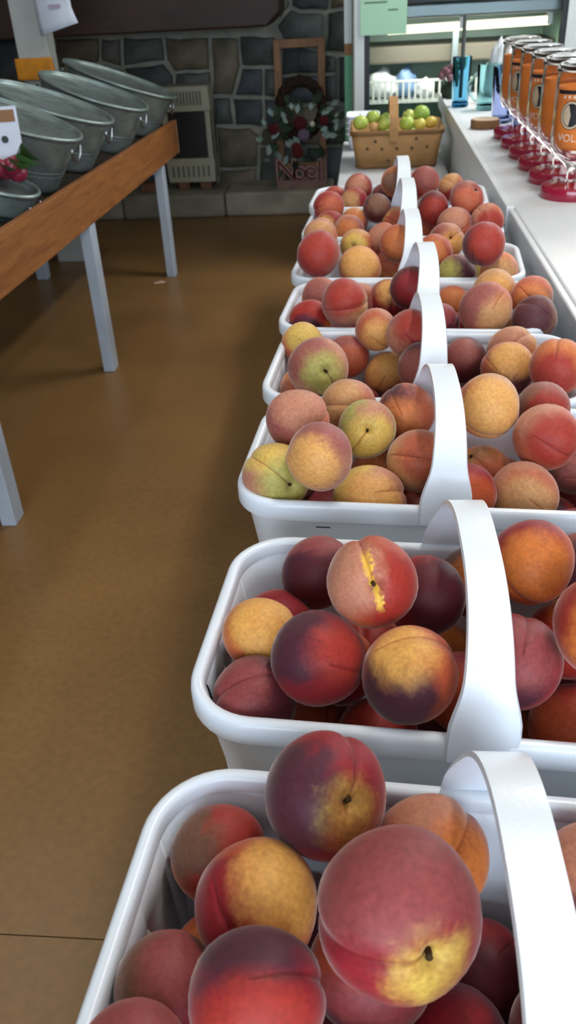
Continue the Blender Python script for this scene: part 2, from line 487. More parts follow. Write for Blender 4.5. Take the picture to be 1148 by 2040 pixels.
# right wall with a window opening
wr = MB()
wr.box(2.7, 2.82, -2.6, 2.9, 0, 2.8); wr.box(2.7, 2.82, 4.9, 6.5, 0, 2.8)
wr.box(2.7, 2.82, 2.9, 4.9, 0, 1.35); wr.box(2.7, 2.82, 2.9, 4.9, 2.5, 2.8)
o = wr.build('wall_right', MT['plaster']); tag(o, 'plaster side wall with a window', kind='structure')
w1 = empty('window_1', (2.76, 3.9, 1.35)); tag(w1, 'daylit shop window in the side wall', kind='structure')
fr = MB()
fr.box(-.04, .04, -1.0, -.93, 0, 1.15); fr.box(-.04, .04, .93, 1.0, 0, 1.15)
fr.box(-.04, .04, -1.0, 1.0, 0, .07); fr.box(-.04, .04, -1.0, 1.0, 1.08, 1.15); fr.box(-.03, .03, -.025, .025, .07, 1.08)
fr.build('window_frame', MT['paint'], w1)
for s in (-1, 1):
    MB().box(-.004, .004, min(.025 * s, .93 * s), max(.025 * s, .93 * s), .07, 1.08).build('pane', MT['clear'], w1)

# wall behind the photographer with the entrance window
wb = MB()
wb.box(-3.4, -1.25, -2.62, -2.5, 0, 2.8); wb.box(2.25, 2.8, -2.62, -2.5, 0, 2.8)
wb.box(-1.25, 2.25, -2.62, -2.5, 0, 0.7); wb.box(-1.25, 2.25, -2.62, -2.5, 2.4, 2.8)
o = wb.build('wall_front', MT['plaster']); tag(o, 'plaster wall with the entrance window', kind='structure')
w2 = empty('window_2', (0.5, -2.56, 0.7)); tag(w2, 'wide daylit entrance window', kind='structure')
fr = MB()
for x in (-1.75, -.6, .53, 1.68): fr.box(x, x + .07, -.04, .04, 0, 1.7)
fr.box(-1.75, 1.75, -.04, .04, 0, .07); fr.box(-1.75, 1.75, -.04, .04, 1.63, 1.7)
fr.build('window_frame', MT['paint'], w2)
for x in (-1.68, -.53, .6):
    MB().box(x, x + 1.08, -.004, .004, .07, 1.63).build('pane', MT['clear'], w2)

# ceiling lamps
for i, (lx, ly) in enumerate(CEILING_LAMPS):
    t = empty('ceiling_lamp', (lx, ly, 2.8))
    tag(t, ['tube lamp on the ceiling above the fridge end of the counter', 'tube lamp on the ceiling above the peach row',
            'tube lamp on the ceiling above the tub table'][i], 'lamp', 'ceiling tube lamps')
    MB().box(-.11, .11, -.62, .62, -.06, 0).build('housing', MT['lampbody'], t, bevel=.008)
    for s in (-1, 1):
        MB().tube([(s * .05, -.58, -.075), (s * .05, .58, -.075)], .014, 10).build('lamp_tube', MT['tube'], t, smooth=True)

# back wall: mortar bed with the field stones set proud of it
wk = MB().box(-3.4, 2.8, 6.11, 6.5, 0, 2.8).build('wall_back', MT['mortar'])
tag(wk, 'dark field stone fireplace wall with pale mortar joints', kind='structure')
STONES = """-1.729,1.056 -1.601,1.051 -1.620,0.888 -1.751,0.927
-1.585,1.056 -1.324,1.045 -1.323,0.912 -1.604,0.892
-1.605,0.881 -1.336,0.899 -1.303,0.855 -1.280,0.821 -1.284,0.741 -1.295,0.680 -1.554,0.710
-1.309,1.044 -1.020,1.032 -1.031,0.847 -1.267,0.843 -1.313,0.919
-1.263,0.834 -1.029,0.838 -1.035,0.731 -1.275,0.740
-1.005,1.031 -0.833,1.024 -0.827,0.860 -0.880,0.729 -0.894,0.691 -1.023,0.697
-0.821,1.030 -0.587,1.019 -0.597,0.850 -0.817,0.862
-0.818,0.849 -0.683,0.843 -0.694,0.677 -0.879,0.688
-0.671,0.843 -0.567,0.838 -0.577,0.666 -0.682,0.676
-1.025,0.683 -0.910,0.679 -0.901,0.512 -1.026,0.514
-0.896,0.671 -0.695,0.663 -0.706,0.491 -0.891,0.509
-1.019,0.502 -0.787,0.491 -0.728,0.435 -0.757,0.240 -1.020,0.242
-1.021,0.227 -0.758,0.230 -0.768,0.083 -1.042,0.092
-0.485,1.164 -0.422,1.143 -0.272,1.132 -0.281,0.924 -0.544,1.005 -0.577,1.076
-0.570,1.193 -0.489,1.297 -0.485,1.179 -0.553,1.112
-0.476,1.297 -0.240,1.285 -0.246,1.147 -0.421,1.153 -0.478,1.179
-0.230,1.285 -0.110,1.279 -0.111,1.159 -0.233,1.150
-0.250,1.135 -0.111,1.145 -0.112,0.908 -0.270,0.919
-0.548,0.992 -0.284,0.912 -0.290,0.798 -0.558,0.796
-0.270,0.904 -0.197,0.891 -0.199,0.797 -0.280,0.794
-0.183,0.890 -0.113,0.891 -0.115,0.607 -0.186,0.623
-0.280,0.785 -0.199,0.787 -0.194,0.624 -0.276,0.627
-0.558,0.785 -0.290,0.788 -0.289,0.621 -0.567,0.624
-0.683,0.663 -0.577,0.652 -0.586,0.487 -0.694,0.490
-0.567,0.613 -0.289,0.608 -0.290,0.363 -0.732,0.378 -0.710,0.474 -0.574,0.475
-0.277,0.616 -0.115,0.596 -0.116,0.357 -0.280,0.362
-0.736,0.364 -0.422,0.353 -0.432,0.073 -0.755,0.083
-0.410,0.352 -0.117,0.342 -0.119,0.063 -0.420,0.073
-1.754,0.914 -1.619,0.875 -1.563,0.704 -1.583,0.523 -1.820,0.531
-1.549,0.696 -1.296,0.669 -1.322,0.456 -1.576,0.480
-1.276,0.730 -1.032,0.720 -1.038,0.503 -1.051,0.250 -1.333,0.267
-1.332,0.252 -1.037,0.230 -1.055,0.092 -1.350,0.102
-1.579,0.465 -1.324,0.442 -1.363,0.102 -1.632,0.110
-1.823,0.517 -1.585,0.509 -1.645,0.111 -1.892,0.118
-2.031,1.069 -1.741,1.057 -1.765,0.921 -2.066,0.900
-2.068,0.887 -1.766,0.914 -1.833,0.532 -2.139,0.543
-2.228,1.078 -2.043,1.070 -2.152,0.544 -2.347,0.551
-2.351,0.536 -1.835,0.518 -1.905,0.119 -2.441,0.135
-2.427,1.086 -2.241,1.078 -2.316,0.747 -2.502,0.782
-2.506,0.768 -2.319,0.733 -2.455,0.136 -2.660,0.142"""
def stone(poly, parent):
    cx_ = sum(p[0] for p in poly) / len(poly); cz_ = sum(p[1] for p in poly) / len(poly)
    g = 0.012
    def shrink(k):
        out = []
        for (x, z) in poly:
            dx, dz = x - cx_, z - cz_
            L = math.hypot(dx, dz)
            out.append((dx * (1 - k / L), dz * (1 - k / L)))
        return out
    a, b, c = shrink(g * .55), shrink(g * .75), shrink(g * 2.0)
    dep = random.uniform(.030, .044)
    n = len(poly)
    vs = [(x, .006, z) for x, z in a] + [(x, -dep * .55, z) for x, z in b] + [(x, -dep, z) for x, z in c] + [(0, -dep - .006, 0)]
    fs = []
    for r in range(2):
        for i in range(n):
            j = (i + 1) % n
            fs.append((r * n + i, r * n + j, (r + 1) * n + j, (r + 1) * n + i))
    for i in range(n): fs.append((2 * n + i, 2 * n + (i + 1) % n, 3 * n))
    me = MB().add(vs, fs).mesh('stone', True)
    return link('stone', me, MT['stone'], parent, (cx_, 6.11, cz_))
def subdiv(poly):
    out = []
    for i, p in enumerate(poly):
        q = poly[(i + 1) % len(poly)]
        out.append(p)
        L = math.hypot(q[0] - p[0], q[1] - p[1])
        k = 2 if L > .22 else (1 if L > .09 else 0)
        for s in range(1, k + 1):
            t = s / (k + 1)
            out.append((p[0] + (q[0] - p[0]) * t + random.uniform(-.006, .006), p[1] + (q[1] - p[1]) * t + random.uniform(-.006, .006)))
    return out
for ln in STONES.split('\n'):
    stone(subdiv([tuple(map(float, q.split(','))) for q in ln.split()]), wk)
# courses above the mantel and on both flanks, out of the picture's middle
def courses(x0, x1, z0, z1, h):
    z = z0
    while z < z1 - .08:
        hh = min(h * random.uniform(.8, 1.2), z1 - z)
        x = x0
        while x < x1 - .05:
            w = min(random.uniform(.22, .4), x1 - x)
            if x1 - (x + w) < .12: w = x1 - x
            stone(subdiv([(x, z), (x + w, z + random.uniform(0, .02)), (x + w, z + hh - .01), (x, z + hh)]), wk)
            x += w
        z += hh
courses(-3.3, -2.45, .16, 1.06, .3)
courses(-3.3, .2, 1.33, 2.1, .3)
courses(.2, 1.6, .16, 1.4, .33)

he = empty('trim_1', (0, 0, 0)); tag(he, 'low raised stone hearth along the fireplace wall', kind='structure')
x = -3.2
while x < .3:
    w = random.uniform(.55, .85)
    MB().box(x, x + w - .006, 5.71 + random.uniform(-.006, .006), 6.1, 0, .15 + random.uniform(-.004, .004)).build('stone', MT['hearth'], he, bevel=.018, smooth=False)
    x += w

# mantel beam
mb = MB()

mb.prism([(-2.75, 1.09), (-.60, 1.09), (-.52, 1.16), (-.50, 1.40), (-2.75, 1.40)], 5.70, 6.065, 'y')
o = mb.build('mantel_beam', MT['darkbeam'], bevel=.012)
tag(o, 'heavy dark stained wooden mantel beam across the stone wall', 'mantel')

# ================================================================== peach display table
TOP = CAM_H - .45 - .17            # table top
RIM = CAM_H - .45                  # basket rims
dt = empty('display_table', (0.1, 1.9, 0)); tag(dt, 'long low white table carrying the row of peach baskets', 'table')
MB().box(-.205, .195, -2.05, 2.12, TOP - .03, TOP).build('tabletop', MT['paint'], dt, bevel=.004)
MB().box(-.16, .17, -2.0, 2.07, TOP - .10, TOP - .03).build('apron', MT['paint'], dt)
for x in (-.13, .15):
    for y in (-1.95, 0, 2.0):
        MB().box(x - .025, x + .025, y - .025, y + .025, 0, TOP - .10).build('leg', MT['paint'], dt)

# ================================================================== counter (raised ledge on the right)
LED = RIM + .01
ct = empty('counter', (.62, 1.7, 0)); tag(ct, 'white raised counter running beside the peach baskets, glassware on top', 'counter')
MB().box(-.30, .38, -2.0, 2.28, LED - .03, LED).build('countertop', MT['counter'], ct, bevel=.004)
for a, b in ((-2.0, .205), (.208, 2.28)):
    MB().box(-.318 if a > 0 else -.312, -.30, a, b, LED - .052, LED + (.003 if a > 0 else -.002)).build('edge_strip', MT['counter'], ct, bevel=.003)
for a, b in ((-2.0, -.6), (-.598, .80), (.802, 2.26)):
    MB().box(-.302, -.285, a, b, 0, LED - .03).build('front_panel', MT['counter'], ct)
MB().box(-.285, .37, 2.24, 2.26, 0, LED - .03).build('end_panel', MT['counter'], ct)

# ================================================================== white plastic baskets
BL, BD, BH = .418, .243, .168       # rim length (across), rim depth (along the row), height
def rrect(hx, hy, r, n=7):
    pts = []
    for cx_, cy_, a0 in ((hx - r, hy - r, 0), (-hx + r, hy - r, 90), (-hx + r, -hy + r, 180), (hx - r, -hy + r, 270)):
        for k in range(n + 1):
            a = math.radians(a0 + 90 * k / n)
            pts.append((cx_ + r * math.cos(a), cy_ + r * math.sin(a)))
    return pts
def basket_meshes():
    taper = .12
    hx, hy = BL / 2 - .009, BD / 2 - .009
    # perimeter stations: corner arcs plus slot columns on the two short walls
    ys = []
    slots = [-.066, -.022, .022, .066]
    levels = [0.0, -.034, -.05, -.075, -.10, -.128, -.142, -BH]
    half = {1: .0012, 2: .0042, 3: .0058, 4: .0066, 5: .0066, 6: .0012}
    r = .046
    def loop(z, lev):
        k = taper * (-z)
        ax, ay = hx - k, hy - k
        w = half.get(lev, .004)
        arc = rrect(ax, ay, r)
        n = 8
        out = []
        out += arc[0:n]                                    # +x+y corner
        for t in (.75, .5, .25, 0, -.25, -.5, -.75): out.append(((ax - r) * t, ay))
        out += arc[n:2 * n]                                # -x+y
        for s in (.066, .022, -.022, -.066):
            out.append((-ax, s + w)); out.append((-ax, s - w))
        out += arc[2 * n:3 * n]
        for t in (-.75, -.5, -.25, 0, .25, .5, .75): out.append(((ax - r) * t, -ay))
        out += arc[3 * n:4 * n]
        for s in (-.066, -.022, .022, .066):
            out.append((ax, s - w)); out.append((ax, s + w))
        return out
    loops = [loop(z, i) for i, z in enumerate(levels)]
    N = len(loops[0])
    # which columns are slots
    c0 = 8 + 7 + 8
    slot_cols = {c0 + 2 * i for i in range(4)}
    c1 = c0 + 8 + 8 + 7 + 8
    slot_cols |= {c1 + 2 * i for i in range(4)}
    vs, fs = [], []
    for z, lp in zip(levels, loops): vs += [(x, y, z) for x, y in lp]
    for i in range(len(levels) - 1):
        for k in range(N):
            if k in slot_cols and 1 <= i <= 5: continue
            k2 = (k + 1) % N
            fs.append((i * N + k, i * N + k2, (i + 1) * N + k2, (i + 1) * N + k))
    fs.append(tuple((len(levels) - 1) * N + k for k in range(N)))
    body = MB().add(vs, fs).mesh('body')
    autosmooth(body, .8)
    # rim: rolled lip with a skirt
    prof = [(-.0025, -.010), (-.0025, -.001), (-.001, .002), (.002, .0032), (.0055, .0026), (.0078, .0005), (.0086, -.004),
            (.0086, -.0165), (.0078, -.018), (.0045, -.018), (.0045, -.014), (.0025, -.012)]
    vs, fs = [], []
    npf = len(prof)
    base = rrect(hx, hy, r, 10)
    nb = len(base)
    for i, (x, y) in enumerate(base):
        # outward normal
        a = base[i - 1]; b = base[(i + 1) % nb]
        t = Vector((b[0] - a[0], b[1] - a[1])).normalized()
        nx, ny = t.y, -t.x
        for (o_, z) in prof: vs.append((x + nx * o_, y + ny * o_, z))
    for i in range(nb):
        j = (i + 1) % nb
        for k in range(npf):
            k2 = (k + 1) % npf
            fs.append((i * npf + k, j * npf + k, j * npf + k2, i * npf + k2))
    rim = MB().add(vs, fs).mesh('rim'); autosmooth(rim, .9)
    return body, rim
BODY, RIMM = basket_meshes()
def handle_mesh(h, lean, lean_x):
    n = 40
    vs, fs = [], []
    th = .0032
    for i in range(n + 1):
        a = math.pi * i / n
        e = 0.80
        ca, sa = math.cos(a), math.sin(a)
        v = -(BD / 2 - .002) * math.copysign(abs(ca) ** e, ca)
        z = -.014 + (h + .014) * sa ** .82 if sa > 1e-6 else -.014
        # width: broad feet, narrow grip
        up = max(0.0, z) / h
        t = min(1.0, max(0.0, (up - .12) / .45)); t = t * t * (3 - 2 * t)
        w = .0255 * (1 - t) + .0172 * t - .0028 * max(0.0, up - .55) / .45
        nx_y, nx_z = -math.cos(a) * 1.0, math.sin(a)     # rough outward normal in the v-z plane
        L = math.hypot(nx_y, nx_z); nx_y /= L; nx_z /= L
        y_sh = lean * up
        for (s, o_) in ((-1, 0), (-.93, th), (.93, th), (1, 0), (.90, -.0004), (-.90, -.0004)):
            vs.append((s * w + lean_x * up, v + nx_y * o_ + y_sh, z + nx_z * o_))
    for i in range(n):
        for k in range(6):
            k2 = (k + 1) % 6
            fs.append((i * 6 + k, i * 6 + k2, (i + 1) * 6 + k2, (i + 1) * 6 + k))
    fs.append(tuple(range(5, -1, -1))); fs.append(tuple(n * 6 + k for k in range(6)))
    me = MB().add(vs, fs).mesh('handle'); autosmooth(me, .6)
    return me
#          centre y, handle height, lean, yaw
BASKETS = [(.245, .092, 0, -3.8), (.522, .089, 0, -4.0), (.82, .085, 0, -4.0), (1.070, .086, 0, -4.2),
           (1.317, .088, 0, -4.4), (1.565, .083, 0, -4.2), (1.84, .084, 0, -3.5), (2.10, .084, 0, -3.5)]
ORD = ['nearest', 'second', 'third', 'fourth', 'fifth', 'sixth', 'seventh', 'farthest']
for i, (by, hh, lean, yw) in enumerate(BASKETS):
    t = empty('fruit_basket', ({0: .062, 1: .078}.get(i, .075), by, RIM), math.radians(yw))
    where = {0: 'nearest the camera', 7: 'farthest from the camera in the row'}.get(i, ORD[i] + ' from the camera in the row')
    tag(t, 'white plastic handled basket of peaches, ' + where, 'basket', 'white plastic baskets of peaches')
    link('body', BODY, MT['plastic'], t)
    so = t.children[0].modifiers.new('wall', 'SOLIDIFY'); so.thickness = .0024; so.offset = -1
    link('rim', RIMM, MT['plastic'], t)
    link('handle', handle_mesh(hh, lean, (.004, .0055, .007, .0066, .010, .005, .006, .005)[i]), MT['plastic'], t, ((.014, .001, .001, .002, .008, .001, .004, .004)[i], 0, 0)).rotation_euler = (0, 0, -math.radians(yw) + .012)
    if i in (1, 2):
        st = MB()
        for (x, w_) in ((0, .0032), (.0075, .0042)):
            st.box(x - w_, x + w_, -.0006, .0006, -.004, .0015)
        k = st.build('print_mark', MT['mark'], t)
        k.location = (-.128 + (.012 if i == 2 else 0), -(BD / 2 - .009 - .12 * .027) - .0012, -.027)
        k.rotation_euler = (-.12, 0, 0)
        k['label'] = 'small dark purple stamp on the front wall'

# ================================================================== peaches
def peach_mesh(seed, pinch=.05, seam=.055, flat=.94):
    rnd = random.Random(seed)
    ox = Vector((rnd.uniform(-9, 9), rnd.uniform(-9, 9), rnd.uniform(-9, 9)))
    nu, nv = 44, 28
    vs = [(0, 0, 0)] ; fs = []
    def pt(th, ph):
        d = Vector((math.sin(th) * math.cos(ph), math.sin(th) * math.sin(ph), math.cos(th)))
        r = 1.0
        p = (ph + math.pi) % (2 * math.pi) - math.pi
        wdt = .17 + .10 * math.sin(th)
        r -= seam * math.exp(-(p / .11) ** 2) * (math.sin(th) ** .6) * (1.0 - .45 * th / math.pi)
        r += seam * .35 * (math.exp(-((p - .45) / .3) ** 2) + math.exp(-((p + .45) / .3) ** 2)) * math.sin(th)
        r -= .20 * math.exp(-(th / .17) ** 2) + .07 * math.exp(-(th / .42) ** 2)      # stem cavity
        r += pinch * math.exp(-((math.pi - th) / .22) ** 2)                             # tip
        r += .035 * noise.noise(d * 1.1 + ox)
        return Vector((d.x * r, d.y * r, d.z * r * flat))
    vs = [pt(0.0, 0.3)]
    for i in range(1, nv):
        th = math.pi * (i / nv) ** 1.12
        for k in range(nu):
            t_ = 2 * math.pi * k / nu
            vs.append(pt(th, t_ - .72 * math.sin(t_)))
    vs.append(pt(math.pi, 0.3))
    for k in range(nu): fs.append((0, 1 + k, 1 + (k + 1) % nu))
    for i in range(nv - 2):
        for k in range(nu):
            a = 1 + i * nu + k; b = 1 + i * nu + (k + 1) % nu
            fs.append((a, a + nu, b + nu, b))
    e = len(vs) - 1
    for k in range(nu): fs.append((e, 1 + (nv - 2) * nu + (k + 1) % nu, 1 + (nv - 2) * nu + k))
    me = bpy.data.meshes.new('peach'); me.from_pydata([tuple(v) for v in vs], [], fs); me.update(); shade(me)
    me.materials.append(MT['peach'])
    return me
PM = [peach_mesh(1, .03), peach_mesh(2, .07, .05), peach_mesh(3, .02, .075, .97), peach_mesh(4, .05, .04, .92)]
def stem_mesh():
    me = MB().tube([(0, 0, .70), (.01, 0, .76), (.03, .01, .81), (.045, .01, .835)], [.05, .042, .04, .05], 8).mesh('stem', True)
    me.materials.append(MT['stem'])
    return me
STEM = stem_mesh()
PAL = {'M': '#511620', 'P': '#4a1d2d', 'R': '#8a1622', 'D': '#87393a', 'O': '#b04a26', 'A': '#c66c2b', 'G': '#d89c4c',
       'Y': '#d2b04a', 'L': '#a2a24a', 'K': '#b4755a', 'T': '#c18c55', 'B': '#684433', 'C': '#99291f'}
TOPS = """1a -0.0239 0.3326 0.0301 0.0383
1b -0.0948 0.3287 -0.0267 0.0319
1c -0.0619 0.2778 0.0014 0.0371
1d 0.0398 0.3174 -0.0026 0.0361
1e 0.0175 0.2491 0.0461 0.0430
1f -0.0535 0.2129 0.0253 0.0344
1g -0.1083 0.2350 -0.0152 0.0310
1h -0.1105 0.1820 0.0140 0.0310
1i -0.0881 0.2752 -0.0651 0.0355
1j 0.0031 0.2703 -0.1245 0.0355
1k 0.0509 0.2441 -0.0775 0.0355
1l 0.0751 0.3030 -0.1066 0.0355
1m 0.1388 0.3096 -0.0114 0.0359
1n 0.1402 0.3015 -0.0812 0.0355
2a 0.0047 0.5137 0.0544 0.0363
2b -0.0430 0.6041 -0.0040 0.0342
2c -0.0781 0.5658 -0.0380 0.0355
2d -0.0859 0.5131 -0.0011 0.0325
2e -0.0361 0.4703 0.0150 0.0363
2f -0.0850 0.4590 -0.0180 0.0340
2g 0.0321 0.4488 0.0202 0.0365
2h 0.0105 0.4874 -0.0906 0.0363
2i 0.0487 0.5498 0.0132 0.0351
2j 0.0729 0.5833 -0.0888 0.0355
2k 0.0638 0.5189 -0.1246 0.0355
2l 0.0996 0.5925 -0.0034 0.0355
2m 0.1339 0.5572 0.0443 0.0350
2n 0.1112 0.4746 0.0111 0.0368
2o 0.1667 0.4638 0.0551 0.0363
2p 0.1655 0.4799 -0.0642 0.0365
2q 0.1880 0.5865 0.0126 0.0355
2r 0.1333 0.5135 -0.1245 0.0355
2s -0.0398 0.5261 -0.1245 0.0355
2t 0.0032 0.5889 -0.0832 0.0355
3a -0.0953 0.7607 0.0042 0.0375
3b -0.0462 0.7336 0.0444 0.0359
3c -0.0760 0.8220 0.0417 0.0351
3d 0.0010 0.8410 0.0200 0.0339
3e -0.0217 0.9031 0.0167 0.0354
3f 0.0470 0.8958 0.0137 0.0350
3g 0.0575 0.8080 -0.0030 0.0365
3h 0.0032 0.7605 -0.0264 0.0405
3i 0.0157 0.8882 -0.0630 0.0355
3j -0.0879 0.8242 -0.0249 0.0355
3k -0.0659 0.8815 -0.1176 0.0355
3l 0.0614 0.8746 -0.1163 0.0355
3n 0.1341 0.8491 0.0435 0.0366
3o 0.2039 0.8943 0.0193 0.0310
3p 0.1920 0.8124 0.0238 0.0361
3q 0.1298 0.8294 -0.0344 0.0365
3r 0.1655 0.7610 -0.0181 0.0365
3s 0.2270 0.8708 -0.0960 0.0348
3t 0.2336 0.8397 -0.0258 0.0355
4a -0.0616 1.0005 0.0267 0.0399
4b -0.0938 1.1575 -0.0010 0.0317
4c -0.0857 1.0467 -0.0249 0.0355
4d -0.0273 1.1517 -0.0201 0.0324
4e 0.0308 1.1410 -0.0450 0.0346
4f 0.0138 1.1581 0.0183 0.0310
4g 0.0606 1.1168 0.0265 0.0350
4h 0.0752 1.0539 0.0010 0.0355
4j 0.1414 1.1387 -0.0221 0.0325
4k 0.1898 1.0628 -0.0050 0.0365
4l 0.2390 0.9993 0.0242 0.0360
4m 0.2053 1.1320 -0.0077 0.0355
4n 0.0991 1.1339 -0.0545 0.0355
5a -0.0331 1.2405 0.0317 0.0372
5b -0.0752 1.3492 0.0024 0.0355
5c -0.1035 1.3836 -0.0464 0.0310
5d -0.0592 1.3871 -0.0925 0.0355
5e 0.0371 1.3914 -0.0146 0.0341
5f -0.0137 1.3927 -0.0225 0.0355
5g 0.0846 1.3822 -0.0510 0.0355
5h 0.0725 1.3431 0.0188 0.0355
5i 0.1623 1.2826 -0.0379 0.0400
5j 0.1785 1.2356 0.0186 0.0401
5k 0.2041 1.3345 0.0099 0.0388
5l 0.2551 1.2904 0.0172 0.0335
5m 0.1436 1.3875 -0.0246 0.0314
5n 0.2289 1.3101 -0.0541 0.0355
5o 0.2507 1.2282 0.0050 0.0355
6a -0.0856 1.4915 0.0366 0.0416
6b -0.0127 1.5026 0.0072 0.0399
6c 0.0469 1.6356 -0.0294 0.0353
6d -0.0193 1.6470 0.0073 0.0332
6e 0.0314 1.6521 0.0172 0.0310
6f -0.0897 1.6314 0.0302 0.0355
6g 0.0580 1.5919 0.0239 0.0355
6h 0.1626 1.5168 -0.0142 0.0364
6i 0.2289 1.6217 -0.0462 0.0349
6j 0.2316 1.4824 -0.0007 0.0355
6k 0.1509 1.6337 0.0146 0.0355
6l 0.1981 1.4552 0.0562 0.0376
6m 0.1229 1.5698 0.0102 0.0355
7a -0.0810 1.8698 -0.0119 0.0363
7b -0.0379 1.8164 -0.0071 0.0353
7c -0.0296 1.9225 -0.0149 0.0326
7d 0.0601 1.9148 -0.0135 0.0335
7e 0.0227 1.9226 0.0143 0.0323
7g -0.0850 1.9302 0.0192 0.0348
7h 0.1407 1.8615 0.0239 0.0365
7i 0.1788 1.7770 0.0108 0.0361
7j 0.2462 1.7833 0.0150 0.0350
7k 0.1314 1.9039 -0.0321 0.0355
7l 0.2067 1.8303 0.0496 0.0366
8a -0.0311 2.1133 -0.0147 0.0354
8b -0.0219 2.1784 0.0058 0.0362
8c -0.0814 2.1873 -0.0205 0.0316
8d 0.0406 2.1775 -0.0174 0.0325
8e 0.0665 2.1158 0.0305 0.0355
8f 0.1129 2.1730 0.0049 0.0334
8g 0.1361 2.1047 0.0305 0.0355
8h 0.2053 2.1669 0.0032 0.0332"""
POS = {}
for ln in TOPS.split('\n'):
    q = ln.split(); POS[q[0]] = tuple(map(float, q[1:]))
